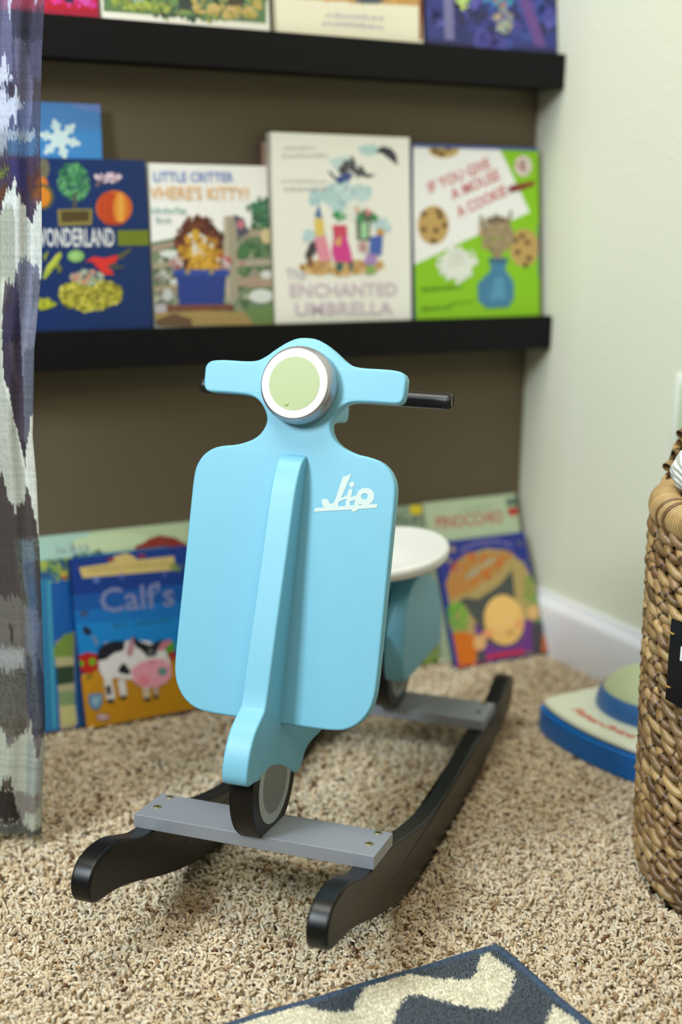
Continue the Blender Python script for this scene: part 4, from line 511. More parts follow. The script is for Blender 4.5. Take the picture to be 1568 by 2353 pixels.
  'calf': {"x0":0.5032,"w":0.2,"h":0.2274,"yb":1.636,"zb":0,"lean":0.2695,"th":0.01,"art":[["P",[[0.0034,0.228],[0.1755,0.2272],[0.1655,0.0024],[-0.0034,0.0002]],"00358c"],["P",[[-0.0021,0.178],[0.1694,0.1749],[0.1745,0.08],[-0.0001,0.1049]],"0454a8"],["P",[[-0.002,0.1576],[0.1666,0.151],[0.1745,0.08],[-0.0001,0.1049]],"0870c4"],["P",[[-0.0022,0.1401],[0.1642,0.13],[0.1745,0.08],[-0.0037,0.0996]],"0a84d6"],["P",[[-0.0025,0.0727],[0.1777,0.0796],[0.1687,0.0019],[-0.0034,0.0002]],"c08a10"],["P",[[-0.002,0.0714],[0.0268,0.0776],[0.0235,0.0746],[-0.0043,0.0241]],"c89010"],["P",[[0.0132,0.2141],[0.0545,0.2153],[0.0628,0.2238],[0.0803,0.2266],[0.0908,0.2207],[0.0946,0.2155],[0.1483,0.215],[0.1473,0.1957],[0.0164,0.1997]],"d2bc78"],["D",[0.0263,0.2079],[0.1406,0.2043],0.0052,"b09a5a"],["P",[[0.0635,0.219],[0.0631,0.2181],[0.0622,0.2174],[0.0609,0.2169],[0.0594,0.2166],[0.0577,0.2167],[0.056,0.217],[0.0545,0.2176],[0.0534,0.2184],[0.0527,0.2193],[0.0526,0.2202],[0.0529,0.2211],[0.0538,0.2218],[0.0551,0.2223],[0.0566,0.2226],[0.0583,0.2225],[0.06,0.2222],[0.0615,0.2216],[0.0626,0.2208],[0.0633,0.2199]],"8a2c40"],["P",[[0.1076,0.2195],[0.1072,0.2186],[0.1063,0.2178],[0.105,0.2173],[0.1034,0.2171],[0.1017,0.2171],[0.1,0.2174],[0.0985,0.218],[0.0973,0.2188],[0.0966,0.2197],[0.0964,0.2207],[0.0968,0.2216],[0.0977,0.2223],[0.099,0.2228],[0.1006,0.2231],[0.1023,0.223],[0.104,0.2227],[0.1055,0.2221],[0.1067,0.2213],[0.1074,0.2204]],"8a2c40"],["P",[[0.0388,0.1947],[0.0384,0.1933],[0.0377,0.192],[0.0366,0.1911],[0.0354,0.1906],[0.0341,0.1905],[0.0328,0.1909],[0.0317,0.1917],[0.0309,0.1928],[0.0304,0.1942],[0.0304,0.1957],[0.0308,0.1971],[0.0315,0.1983],[0.0325,0.1992],[0.0338,0.1997],[0.0351,0.1998],[0.0364,0.1994],[0.0375,0.1986],[0.0383,0.1975],[0.0387,0.1961]],"5a78c0"],["P",[[0.0749,0.1951],[0.0746,0.1939],[0.0738,0.1928],[0.0728,0.192],[0.0715,0.1916],[0.0702,0.1915],[0.0689,0.1919],[0.0678,0.1926],[0.0669,0.1936],[0.0665,0.1948],[0.0664,0.1961],[0.0668,0.1974],[0.0675,0.1984],[0.0685,0.1992],[0.0698,0.1997],[0.0711,0.1997],[0.0724,0.1994],[0.0735,0.1987],[0.0744,0.1976],[0.0749,0.1964]],"4a60b0"],["P",[[0.1353,0.1911],[0.135,0.1902],[0.1344,0.1894],[0.1335,0.1889],[0.1324,0.1886],[0.1312,0.1885],[0.13,0.1888],[0.129,0.1894],[0.1283,0.1901],[0.1278,0.191],[0.1278,0.192],[0.1281,0.1928],[0.1287,0.1936],[0.1296,0.1942],[0.1307,0.1945],[0.1319,0.1945],[0.133,0.1942],[0.134,0.1937],[0.1348,0.1929],[0.1352,0.192]],"4a60b0"],["S",[0.1497,0.1997],0.0089,0.0048,14,0.00381,["8a9a48","6a8a40"]],["T","Calf's",[0.0362,0.1503],[0.1417,0.1475],0.0327,"7c86b8"],["D",[0.0519,0.127],[0.0703,0.1269],0.0094,"1a6a9a"],["D",[0.0802,0.1267],[0.138,0.1262],0.0071,"1a6a9a"],["S",[0.0129,0.1521],0.0053,0.0041,16,0.00236,["3a4a80","20284a","806a80"]],["P",[[0.0092,0.1351],[0.0141,0.1356],[0.0195,0.1302],[0.0213,0.1253],[0.0138,0.1228],[0.0096,0.128]],"141c38"],["P",[[0.0199,0.1231],[0.0233,0.1215],[0.0281,0.1103],[0.0243,0.1085]],"7a8aa8"],["P",[[-0.0009,0.098],[0.0114,0.1009],[0.0242,0.0968],[0.0245,0.078],[0.0129,0.0715],[0.0003,0.0769]],"b81c18"],["P",[[0.0056,0.0866],[0.0053,0.0854],[0.0046,0.0844],[0.0036,0.0836],[0.0023,0.0832],[0.0011,0.0832],[-0.0002,0.0836],[-0.0013,0.0843],[-0.0021,0.0853],[-0.0025,0.0866],[-0.0026,0.0878],[-0.0023,0.089],[-0.0016,0.0901],[-0.0006,0.0908],[0.0007,0.0912],[0.0019,0.0912],[0.0032,0.0908],[0.0043,0.0901],[0.0051,0.0891],[0.0055,0.0879]],"6ab01c"],["P",[[0.0218,0.0866],[0.0214,0.085],[0.0206,0.0837],[0.0194,0.0827],[0.018,0.0821],[0.0165,0.0821],[0.0151,0.0826],[0.0138,0.0835],[0.0129,0.0848],[0.0124,0.0863],[0.0123,0.088],[0.0128,0.0895],[0.0136,0.0909],[0.0148,0.0919],[0.0162,0.0924],[0.0177,0.0924],[0.0191,0.092],[0.0203,0.091],[0.0212,0.0897],[0.0218,0.0882]],"6ab01c"],["P",[[0.119,0.0939],[0.1361,0.0987],[0.1346,0.0857],[0.1222,0.0779]],"4a9a28"],["P",[[0.1229,0.0838],[0.1346,0.0857],[0.1325,0.0679],[0.127,0.0748]],"a02c28"],["S",[0.0113,0.0683],0.0042,0.0028,8,0.0024,["3a6a20"]],["P",[[0.0252,0.0954],[0.0366,0.1103],[0.0609,0.1092],[0.0975,0.1041],[0.1208,0.0877],[0.1263,0.0689],[0.1168,0.0523],[0.0852,0.0511],[0.0445,0.062],[0.0329,0.0562],[0.0253,0.0749]],"e2e2e6"],["P",[[0.0234,0.0899],[0.0273,0.1033],[0.0364,0.1091],[0.05,0.1107],[0.0657,0.1086],[0.0619,0.0961],[0.0482,0.0945],[0.0365,0.0879],[0.0267,0.087]],"141626"],["P",[[0.075,0.1085],[0.0787,0.1139],[0.084,0.106],[0.0999,0.0978],[0.1111,0.1022],[0.1214,0.1032],[0.1131,0.0972],[0.1064,0.0826],[0.095,0.0818],[0.0874,0.0924],[0.0794,0.0983]],"181a24"],["P",[[0.065,0.0909],[0.0705,0.1067],[0.0773,0.1129],[0.0764,0.094],[0.0705,0.0854]],"b88a98"],["P",[[0.1098,0.0904],[0.1172,0.1002],[0.1301,0.102],[0.1309,0.0983],[0.1211,0.09],[0.1145,0.0874]],"c87888"],["P",[[0.1032,0.0884],[0.1029,0.087],[0.1022,0.0857],[0.1013,0.0848],[0.1002,0.0843],[0.099,0.0842],[0.0979,0.0846],[0.0969,0.0854],[0.0962,0.0866],[0.0959,0.088],[0.0958,0.0894],[0.0962,0.0909],[0.0969,0.0921],[0.0978,0.093],[0.0989,0.0935],[0.1001,0.0936],[0.1012,0.0932],[0.1022,0.0924],[0.1029,0.0913],[0.1032,0.0899]],"6a6a70"],["P",[[0.0505,0.0712],[0.0588,0.08],[0.0632,0.0758],[0.0684,0.0667],[0.0654,0.0624],[0.0536,0.0666]],"141626"],["P",[[0.0297,0.0596],[0.0409,0.0626],[0.0433,0.0399],[0.041,0.0308],[0.0313,0.0312]],"dcdce0"],["P",[[0.0313,0.0523],[0.0386,0.0524],[0.0383,0.0395],[0.0324,0.0404]],"20282c"],["P",[[0.0416,0.0307],[0.0412,0.0299],[0.0404,0.0292],[0.0391,0.0288],[0.0376,0.0286],[0.0359,0.0287],[0.0343,0.0291],[0.0328,0.0298],[0.0317,0.0306],[0.031,0.0315],[0.0309,0.0324],[0.0312,0.0333],[0.0321,0.034],[0.0333,0.0344],[0.0349,0.0346],[0.0366,0.0345],[0.0382,0.0341],[0.0397,0.0334],[0.0408,0.0326],[0.0414,0.0317]],"20242c"],["P",[[0.0489,0.0578],[0.0587,0.0575],[0.06,0.0361],[0.0502,0.0364]],"dcdce0"],["P",[[0.059,0.0327],[0.0587,0.032],[0.0579,0.0315],[0.0568,0.0311],[0.0554,0.031],[0.0539,0.0311],[0.0524,0.0315],[0.0511,0.032],[0.0501,0.0327],[0.0495,0.0335],[0.0493,0.0342],[0.0497,0.0349],[0.0504,0.0354],[0.0515,0.0358],[0.0529,0.0359],[0.0544,0.0358],[0.0559,0.0354],[0.0572,0.0349],[0.0582,0.0342],[0.0588,0.0334]],"2c3036"],["P",[[0.0821,0.0456],[0.0919,0.0441],[0.0914,0.0287],[0.0826,0.0277]],"d0c4ae"],["P",[[0.097,0.0445],[0.1046,0.0457],[0.104,0.0291],[0.0978,0.0301]],"b8a494"],["P",[[0.0922,0.025],[0.0919,0.0243],[0.0911,0.0238],[0.09,0.0234],[0.0886,0.0233],[0.0871,0.0235],[0.0856,0.0238],[0.0842,0.0244],[0.0832,0.0251],[0.0826,0.0258],[0.0824,0.0266],[0.0827,0.0273],[0.0835,0.0278],[0.0847,0.0281],[0.0861,0.0283],[0.0876,0.0281],[0.0891,0.0278],[0.0904,0.0272],[0.0914,0.0265],[0.0921,0.0258]],"30302c"],["P",[[0.1043,0.0267],[0.104,0.026],[0.1034,0.0254],[0.1023,0.0251],[0.1011,0.0249],[0.0998,0.025],[0.0984,0.0253],[0.0973,0.0259],[0.0964,0.0265],[0.0958,0.0273],[0.0957,0.028],[0.096,0.0287],[0.0967,0.0293],[0.0977,0.0297],[0.0989,0.0298],[0.1003,0.0297],[0.1016,0.0294],[0.1028,0.0289],[0.1037,0.0282],[0.1042,0.0274]],"30302c"],["P",[[0.0686,0.0685],[0.0805,0.0756],[0.0946,0.0783],[0.1047,0.0792],[0.1182,0.076],[0.1259,0.0653],[0.1258,0.0533],[0.1184,0.0448],[0.104,0.0399],[0.0842,0.0418],[0.0715,0.0508]],"e8a0b4"],["S",[0.0972,0.0743],0.0062,0.0018,10,0.00186,["b05a78"]],["P",[[0.0939,0.051],[0.0933,0.0489],[0.0918,0.0471],[0.0898,0.0458],[0.0872,0.0452],[0.0846,0.0453],[0.0819,0.046],[0.0797,0.0474],[0.078,0.0492],[0.077,0.0514],[0.0768,0.0536],[0.0775,0.0557],[0.0789,0.0575],[0.081,0.0587],[0.0835,0.0594],[0.0862,0.0593],[0.0888,0.0586],[0.0911,0.0572],[0.0928,0.0553],[0.0938,0.0532]],"e88a98"],["P",[[0.1201,0.059],[0.1195,0.0572],[0.1184,0.0557],[0.1167,0.0546],[0.1147,0.0541],[0.1125,0.0541],[0.1105,0.0547],[0.1087,0.0558],[0.1073,0.0574],[0.1065,0.0592],[0.1064,0.061],[0.1069,0.0628],[0.1081,0.0643],[0.1098,0.0654],[0.1118,0.0659],[0.1139,0.0659],[0.116,0.0653],[0.1178,0.0642],[0.1192,0.0626],[0.1199,0.0609]],"6f8a98"],["P",[[0.1169,0.0594],[0.1166,0.0582],[0.116,0.0571],[0.115,0.0563],[0.1139,0.0559],[0.1127,0.0559],[0.1116,0.0563],[0.1106,0.057],[0.1099,0.058],[0.1095,0.0593],[0.1095,0.0606],[0.1098,0.0618],[0.1105,0.0629],[0.1114,0.0637],[0.1125,0.0641],[0.1137,0.0641],[0.1148,0.0638],[0.1158,0.063],[0.1165,0.062],[0.1169,0.0607]],"5a9a88"],["P",[[0.007,0.0456],[0.0255,0.0439],[0.0255,0.0333],[0.0183,0.0228],[0.009,0.0255],[0.0059,0.0353]],"5a84ac"],["P",[[0.0108,0.0415],[0.0227,0.0408],[0.0219,0.0339],[0.0164,0.0277],[0.0107,0.0298]],"88b0cc"],["P",[[0.0326,0.0105],[0.032,0.0091],[0.0305,0.0081],[0.0283,0.0074],[0.0256,0.0072],[0.0226,0.0074],[0.0197,0.0082],[0.0171,0.0092],[0.0152,0.0106],[0.014,0.0121],[0.0136,0.0136],[0.0143,0.0149],[0.0158,0.016],[0.018,0.0167],[0.0207,0.0169],[0.0236,0.0166],[0.0265,0.0159],[0.0291,0.0148],[0.0311,0.0135],[0.0323,0.012]],"a88890"],["P",[[0.0291,0.0111],[0.0287,0.0104],[0.0278,0.0099],[0.0264,0.0096],[0.0247,0.0095],[0.0229,0.0097],[0.021,0.0102],[0.0194,0.0108],[0.0182,0.0115],[0.0174,0.0123],[0.0172,0.013],[0.0176,0.0137],[0.0185,0.0142],[0.0198,0.0145],[0.0215,0.0145],[0.0234,0.0143],[0.0252,0.0139],[0.0268,0.0133],[0.0281,0.0126],[0.0288,0.0118]],"c8b4b8"]]},
  'pino': {"x0":1.0749,"w":0.173,"h":0.2479,"yb":1.652,"zb":0,"lean":0.3128,"th":0.008,"art":[["P",[[-0.0093,0.249],[0.1825,0.2476],[0.1786,-0.0069],[-0.0175,-0.0057]],"b8ccac"],["P",[[0.0054,0.2171],[0.0098,0.2201],[-0.0088,-0.0003],[-0.0167,-0.0005]],"a8bc9c"],["T","PINOCCHIO",[0.0185,0.2049],[0.1432,0.2042],0.0197,"b82a22"],["D",[0.0671,0.2282],[0.1246,0.2283],0.0069,"98b094"],["P",[[0.1535,0.2411],[0.177,0.2403],[0.1766,0.2277],[0.1531,0.2285]],"5a7a6a"],["P",[[0.1543,0.2255],[0.1745,0.2251],[0.1729,0.2153],[0.162,0.2108],[0.1544,0.2157]],"c02c20"]]},
  'hallow': {"x0":1.0778,"w":0.17,"h":0.1943,"yb":1.622,"zb":0,"lean":0.4049,"th":0.008,"art":[["P",[[0.0028,0.1944],[0.1769,0.1942],[0.1793,-0.0039],[-0.0028,0.0024]],"20308a"],["P",[[0.0164,0.1397],[-0.0043,0.0279],[-0.0033,0.0038],[0.0059,0.0024],[0.0071,0.0665]],"30389a"],["P",[[0.0089,0.1305],[0.0262,0.1556],[0.0574,0.1706],[0.0949,0.1748],[0.1306,0.1681],[0.1586,0.1439],[0.1713,0.1073],[0.1767,0.0577],[0.1756,0.0021],[0.0098,0.0058],[0.0095,0.0595],[0.0081,0.0933]],"b09a60"],["P",[[0.0079,0.1258],[0.0266,0.1576],[0.0577,0.172],[0.1422,0.164],[0.1371,0.1562],[0.1034,0.1391],[0.0557,0.1145],[0.0119,0.1037]],"b8803c"],["S",[0.0722,0.1455],0.0463,0.0202,80,0.00798,["c07428","b08848","a89068","c86a20"]],["P",[[0.0755,0.1467],[0.0757,0.145],[0.0745,0.1427],[0.072,0.1401],[0.0684,0.1376],[0.0642,0.1352],[0.0596,0.1334],[0.0553,0.1322],[0.0515,0.1317],[0.0487,0.132],[0.0471,0.1332],[0.0469,0.1349],[0.048,0.1372],[0.0505,0.1397],[0.054,0.1423],[0.0583,0.1446],[0.0628,0.1465],[0.0672,0.1477],[0.071,0.1482],[0.0739,0.1479]],"a8a080"],["P",[[0.1083,0.158],[0.1079,0.1566],[0.1057,0.1546],[0.102,0.1524],[0.0971,0.1501],[0.0915,0.148],[0.0857,0.1463],[0.0804,0.1451],[0.076,0.1446],[0.0729,0.1447],[0.0715,0.1456],[0.0719,0.1471],[0.0741,0.149],[0.0778,0.1512],[0.0826,0.1535],[0.0882,0.1556],[0.094,0.1573],[0.0993,0.1585],[0.1038,0.1591],[0.1069,0.1589]],"b0a480"],["P",[[0.0208,0.1528],[0.0354,0.1614],[0.0302,0.1449]],"b84038"],["S",[0.1599,0.0947],0.0132,0.0273,60,0.00743,["8a9a48","6a9a38","98a058"]],["S",[0.0169,0.0753],0.0169,0.0237,70,0.00768,["6ab030","7aa840","8a9a58","58a030"]],["S",[0.1695,0.0447],0.0098,0.0203,40,0.00653,["6a9a38","5a8a40","8a9a58"]],["D",[0.0444,0.1735],[0.0722,0.1828],0.0075,"8a80c0"],["D",[0.0722,0.1828],[0.1131,0.1826],0.0077,"8a80c0"],["D",[0.1131,0.1826],[0.1424,0.1724],0.0077,"8a80c0"],["P",[[0.0362,0.1799],[0.0356,0.1784],[0.0347,0.1772],[0.0334,0.1763],[0.032,0.1758],[0.0305,0.1757],[0.0291,0.1761],[0.0279,0.1769],[0.0271,0.178],[0.0267,0.1794],[0.0268,0.1809],[0.0273,0.1823],[0.0283,0.1835],[0.0295,0.1845],[0.031,0.185],[0.0325,0.1851],[0.0339,0.1847],[0.035,0.1839],[0.0358,0.1827],[0.0362,0.1813]],"a8906a"],["P",[[0.0254,0.1632],[0.0249,0.162],[0.024,0.161],[0.0228,0.1602],[0.0214,0.1598],[0.0199,0.1598],[0.0185,0.1601],[0.0173,0.1608],[0.0165,0.1618],[0.0161,0.163],[0.0161,0.1643],[0.0166,0.1655],[0.0175,0.1665],[0.0187,0.1673],[0.0201,0.1677],[0.0216,0.1678],[0.023,0.1674],[0.0242,0.1667],[0.025,0.1657],[0.0255,0.1645]],"988a7a"],["P",[[0.1626,0.1759],[0.162,0.1747],[0.1609,0.1736],[0.1594,0.1728],[0.1577,0.1724],[0.1559,0.1724],[0.1541,0.1728],[0.1527,0.1736],[0.1516,0.1746],[0.151,0.1758],[0.151,0.1771],[0.1516,0.1784],[0.1527,0.1795],[0.1542,0.1802],[0.1559,0.1806],[0.1577,0.1807],[0.1595,0.1803],[0.1609,0.1795],[0.162,0.1785],[0.1626,0.1772]],"5a5a78"],["P",[[0.1714,0.1481],[0.1708,0.1469],[0.1697,0.1458],[0.1683,0.1451],[0.1665,0.1447],[0.1647,0.1447],[0.1629,0.1451],[0.1615,0.1458],[0.1604,0.1469],[0.1599,0.1481],[0.1599,0.1494],[0.1604,0.1507],[0.1615,0.1517],[0.163,0.1525],[0.1647,0.1529],[0.1666,0.1529],[0.1683,0.1525],[0.1698,0.1517],[0.1709,0.1507],[0.1714,0.1494]],"4a5080"],["P",[[0.0457,0.0613],[0.0627,0.0659],[0.1269,0.0601],[0.1568,0.0519],[0.156,0.005],[0.0435,0.0076]],"6a3484"],["P",[[0.0252,0.0993],[0.0375,0.1045],[0.0603,0.0989],[0.0885,0.1091],[0.1087,0.1184],[0.1328,0.1371],[0.132,0.1191],[0.1276,0.0849],[0.1377,0.049],[0.1238,0.0247],[0.093,0.0194],[0.063,0.0305],[0.0519,0.0605],[0.0404,0.081],[0.0349,0.0926]],"484e4a"],["P",[[0.1382,0.0602],[0.1357,0.0481],[0.1297,0.0372],[0.1209,0.0287],[0.1101,0.0234],[0.0985,0.0218],[0.0872,0.0239],[0.0772,0.0297],[0.0695,0.0384],[0.0649,0.0493],[0.0637,0.0614],[0.0661,0.0734],[0.0719,0.0842],[0.0806,0.0927],[0.0912,0.0982],[0.1028,0.1001],[0.1143,0.0981],[0.1245,0.0924],[0.1323,0.0836],[0.1371,0.0725]],"e8bc6c"],["P",[[0.1278,0.0676],[0.1245,0.0595],[0.1187,0.0525],[0.111,0.0475],[0.1021,0.0448],[0.093,0.0447],[0.0844,0.0472],[0.0774,0.0521],[0.0724,0.0588],[0.07,0.0667],[0.0704,0.0751],[0.0736,0.0831],[0.0793,0.09],[0.0869,0.0951],[0.0958,0.0979],[0.1049,0.0981],[0.1136,0.0957],[0.1208,0.0909],[0.1258,0.0841],[0.1283,0.0761]],"eec474"],["P",[[0.1148,0.0397],[0.1141,0.0383],[0.1128,0.0371],[0.111,0.0363],[0.1088,0.0359],[0.1066,0.036],[0.1044,0.0365],[0.1026,0.0375],[0.1012,0.0387],[0.1005,0.0401],[0.1005,0.0416],[0.1011,0.043],[0.1024,0.0442],[0.1043,0.045],[0.1064,0.0454],[0.1087,0.0453],[0.1109,0.0448],[0.1127,0.0438],[0.1141,0.0426],[0.1148,0.0412]],"c89a58"],["P",[[0.0753,0.0424],[0.0744,0.0404],[0.0727,0.0387],[0.0702,0.0375],[0.0674,0.037],[0.0644,0.0371],[0.0616,0.0378],[0.0592,0.0391],[0.0574,0.0408],[0.0565,0.0428],[0.0565,0.0449],[0.0574,0.0469],[0.0591,0.0486],[0.0615,0.0497],[0.0644,0.0503],[0.0674,0.0503],[0.0702,0.0495],[0.0726,0.0482],[0.0744,0.0465],[0.0753,0.0445]],"e89a68"],["P",[[0.1345,0.0494],[0.1335,0.047],[0.1318,0.0449],[0.1296,0.0433],[0.1271,0.0425],[0.1246,0.0425],[0.1222,0.0432],[0.1202,0.0446],[0.1188,0.0466],[0.1182,0.049],[0.1184,0.0516],[0.1193,0.054],[0.121,0.0561],[0.1231,0.0576],[0.1256,0.0585],[0.1282,0.0585],[0.1306,0.0578],[0.1326,0.0564],[0.134,0.0543],[0.1346,0.0519]],"e8a468"],["P",[[0.004,0.0522],[0.0186,0.0542],[0.0435,0.044],[0.0417,0.0213],[0.0343,0.0022],[0.0041,0.0013]],"d06c08"],["P",[[0.1606,0.032],[0.1783,0.0282],[0.1789,0.0017],[0.1583,0.0005]],"c8640c"],["P",[[0.0606,0.0308],[0.0593,0.0272],[0.0569,0.0242],[0.0537,0.0219],[0.0501,0.0207],[0.0463,0.0207],[0.0429,0.0218],[0.04,0.0239],[0.038,0.0269],[0.0371,0.0304],[0.0373,0.0341],[0.0387,0.0377],[0.041,0.0407],[0.0442,0.043],[0.0478,0.0442],[0.0515,0.0443],[0.055,0.0432],[0.0579,0.0411],[0.0599,0.0381],[0.0609,0.0345]],"dcae70"],["P",[[0.1681,0.0644],[0.1667,0.0609],[0.1644,0.0579],[0.1612,0.0557],[0.1577,0.0545],[0.154,0.0544],[0.1506,0.0554],[0.1478,0.0575],[0.1459,0.0603],[0.145,0.0637],[0.1452,0.0674],[0.1466,0.0708],[0.149,0.0738],[0.1521,0.076],[0.1556,0.0773],[0.1593,0.0774],[0.1627,0.0764],[0.1655,0.0743],[0.1675,0.0714],[0.1684,0.068]],"dcae70"],["P",[[0.0396,0.0189],[0.0541,0.0195],[0.0541,0.0047],[0.0395,0.0041]],"45464c"],["P",[[0.149,0.0474],[0.1732,0.0498],[0.1583,0.0005],[0.1434,0.0013]],"454048"],["P",[[0.0573,0.0123],[0.1275,0.0118],[0.1274,0.0042],[0.0556,0.0045]],"c42850"],["P",[[-0.001,0.0034],[0.0566,0.0016],[0.056,-0.001],[0.0006,-0.0001]],"b02c30"]]},
  'yellow': {"x0":0.9946,"w":0.078,"h":0.245,"yb":1.658,"zb":0,"lean":0.297,"th":0.008,"art":[["P",[[0.0081,0.2332],[0.0858,0.2447],[0.0748,-0.004],[-0.026,-0.0075]],"88a088"],["S",[0.0451,0.2229],0.0386,0.0066,30,0.00618,["a8b0a0","788878","5a6a60"]],["P",[[0.0576,0.2446],[0.0802,0.2438],[0.0789,0.2297],[0.0571,0.2305]],"e0cc10"],["P",[[0.0709,0.2231],[0.0703,0.2214],[0.0692,0.22],[0.0677,0.219],[0.0659,0.2184],[0.0639,0.2183],[0.0621,0.2188],[0.0605,0.2197],[0.0593,0.221],[0.0586,0.2226],[0.0585,0.2243],[0.0591,0.2259],[0.0602,0.2273],[0.0617,0.2283],[0.0635,0.2289],[0.0655,0.229],[0.0673,0.2285],[0.069,0.2276],[0.0702,0.2263],[0.0708,0.2247]],"6a7868"],["P",[[0.0868,0.2297],[0.086,0.2255],[0.0848,0.2219],[0.0833,0.219],[0.0817,0.2172],[0.0802,0.2167],[0.0788,0.2175],[0.0778,0.2196],[0.0772,0.2226],[0.0771,0.2264],[0.0775,0.2305],[0.0783,0.2347],[0.0795,0.2383],[0.081,0.2412],[0.0825,0.243],[0.0841,0.2435],[0.0854,0.2427],[0.0865,0.2407],[0.0871,0.2376],[0.0872,0.2338]],"a07870"],["S",[0.0576,0.0133],0.0309,0.0158,90,0.00772,["6a8a28","88a83c","5a7a28","98a850"]],["P",[[0.0782,0.0575],[0.0837,0.0568],[0.0827,-0.0038],[0.0748,-0.004]],"a0b094"]]},
}

M_page = mat('page_paper', 'e6e0cc', .8, noise=(1500, .12))
def book(key, label, spine, group=None):
    B = BOOKS[key]; w, h, th = B['w'], B['h'], B['th']
    e = empty('picture_book', label, 'book', (B['x0'], B['yb'], B['zb'] + .0006 + B['th'] * math.sin(B['lean'])), 0, group)
    e.rotation_euler = (-B['lean'], 0, 0)
    sp = mat('cover_' + spine, spine, .4)
    # cover: front board, back board, spine on the left
    bm = bmesh.new()
    for b in ((0, w, 0, .0015, 0, h), (0, w, th - .0015, th, 0, h), (0, .0015, 0, th, 0, h)):
        t = box(*b, .0004, 1); tm = bpy.data.meshes.new('t'); t.to_mesh(tm); t.free(); bm.from_mesh(tm); bpy.data.meshes.remove(tm)
    cv = link('cover', bm, sp, e, smooth=False)
    link('pages', box(.0015, w - .0025, .0015, th - .0015, .0022, h - .0022), M_page, e, smooth=False)
    # print on the cover: flat ink shapes stacked a hair apart
    rng = random.Random(key)
    V = []; F = []; MI = []; mats = []; mi = {}
    lay = [0]
    def add(poly, col, tris=None):
        if col not in mi: mi[col] = len(mats); mats.append(mat('ink_' + col, col, .38))
        n0 = len(V); y = -.00008 - lay[0] * .000022
        for p in poly: V.append((p[0], y, p[1]))
        if tris is None: tris = tessellate_polygon([[Vector((p[0], p[1], 0)) for p in poly]])
        for t in tris:
            a, b, c = [V[n0 + i] for i in t]
            cr2 = (b[0] - a[0]) * (c[2] - a[2]) - (b[2] - a[2]) * (c[0] - a[0])
            if abs(cr2) < 1e-12: continue
            t = t if cr2 > 0 else t[::-1]
            F.append([n0 + i for i in t]); MI.append(mi[col])
    for a in B['art']:
        lay[0] += 1
        if a[0] == 'P':
            P = clip_rect(a[1], w, h)
            if len(P) >= 3: add(P, a[2])
        elif a[0] == 'S':
            _, c, ru, rv, n, s, cols = a
            L0 = lay[0]
            for k in range(n):
                r = math.sqrt(rng.random()); t = rng.uniform(0, 6.283)
                x, y = c[0] + ru * r * math.cos(t), c[1] + rv * r * math.sin(t)
                q = s * rng.uniform(.35, 1.0); el = rng.uniform(.4, 1); ro = rng.uniform(0, 3.14)
                P = []
                for i in range(7):
                    aa = 6.283 * i / 7; rr = q * rng.uniform(.7, 1.15)
                    dx, dy = rr * math.cos(aa), rr * el * math.sin(aa)
                    P.append((x + dx * math.cos(ro) - dy * math.sin(ro), y + dx * math.sin(ro) + dy * math.cos(ro)))
                P = clip_rect(P, w, h)
                lay[0] = L0 + (k % 12) * .3
                if len(P) >= 3: add(P, rng.choice(cols))
            lay[0] = L0 + 3
        elif a[0] == 'T':
            _, body, p1, p2, hh, col = a
            TV, TT = text_tris(body, bold=.012)
            xs = [v[0] for v in TV]; W_ = max(xs) - min(xs); x0 = min(xs)
            ux, uy = p2[0] - p1[0], p2[1] - p1[1]; Lg = math.hypot(ux, uy); ux /= Lg; uy /= Lg
            sx, sy = Lg / W_, hh / .70
            poly = [(p1[0] + ux * (v[0] - x0) * sx - uy * v[1] * sy, p1[1] + uy * (v[0] - x0) * sx + ux * v[1] * sy) for v in TV]
            tr = [t for t in TT if all(0 <= poly[i][0] <= w and 0 <= poly[i][1] <= h for i in t)]
            add(poly, col, tr)
        elif a[0] == 'D':
            _, p1, p2, hh, col = a
            ux, uy = p2[0] - p1[0], p2[1] - p1[1]; Lg = math.hypot(ux, uy); ux /= Lg; uy /= Lg
            x = 0
            while x < Lg - hh * .25:
                d = hh * rng.uniform(.25, .75); q = hh * rng.uniform(.45, .95)
                if x + d > Lg: d = Lg - x
                P = [(x, 0), (x + d, 0), (x + d * .8, q), (x + d * .2, q)]
                P = clip_rect([(p1[0] + ux * s_ - uy * t_, p1[1] + uy * s_ + ux * t_) for s_, t_ in P], w, h)
                if len(P) >= 3: add(P, col)
                x += d + hh * rng.uniform(.08, .3)
    me = bpy.data.meshes.new('cover_print'); me.from_pydata(V, [], F)
    for i, p in enumerate(me.polygons): p.material_index = MI[i]
    link('cover_print', me, mats, cv, smooth=False)
    return e
G1, G2, G3 = 'picture books standing on the upper ledge', 'picture books standing on the lower ledge', 'picture books leaning on the wall at floor level'
book('pink', 'crimson and pink picture book on the upper ledge beside the curtain', 'a01038', G1)
book('forest', 'picture book with a painted green forest on the upper ledge', 'f0f0e8', G1)
book('cream', 'cream picture book with an orange painting on the upper ledge', 'eeead2', G1)
book('blue', 'deep blue and purple picture book at the corner end of the upper ledge', '2a2a60', G1)
book('snow', 'sky blue book with a white snowflake standing behind the navy book', '4a86c8', G2)
book('won', 'navy book with a tree, an orange and a bird nest on the lower ledge', '00204e', G2)
book('critter', 'white-topped picture book about a kitty with a garden scene on the lower ledge', 'e8eeea', G2)
book('tan', 'thin tan book peeking out behind the tall white book', 'b09080', G2)
book('white', 'tall white book with a flying umbrella painting on the lower ledge', 'e6e8dc', G2)
book('cookie', 'lime green and white book with cookies at the corner end of the lower ledge', '3a52a0', G2)
book('pale', 'pale green picture book with a red roof, rearmost of the left floor books', 'a8bca0', G3)
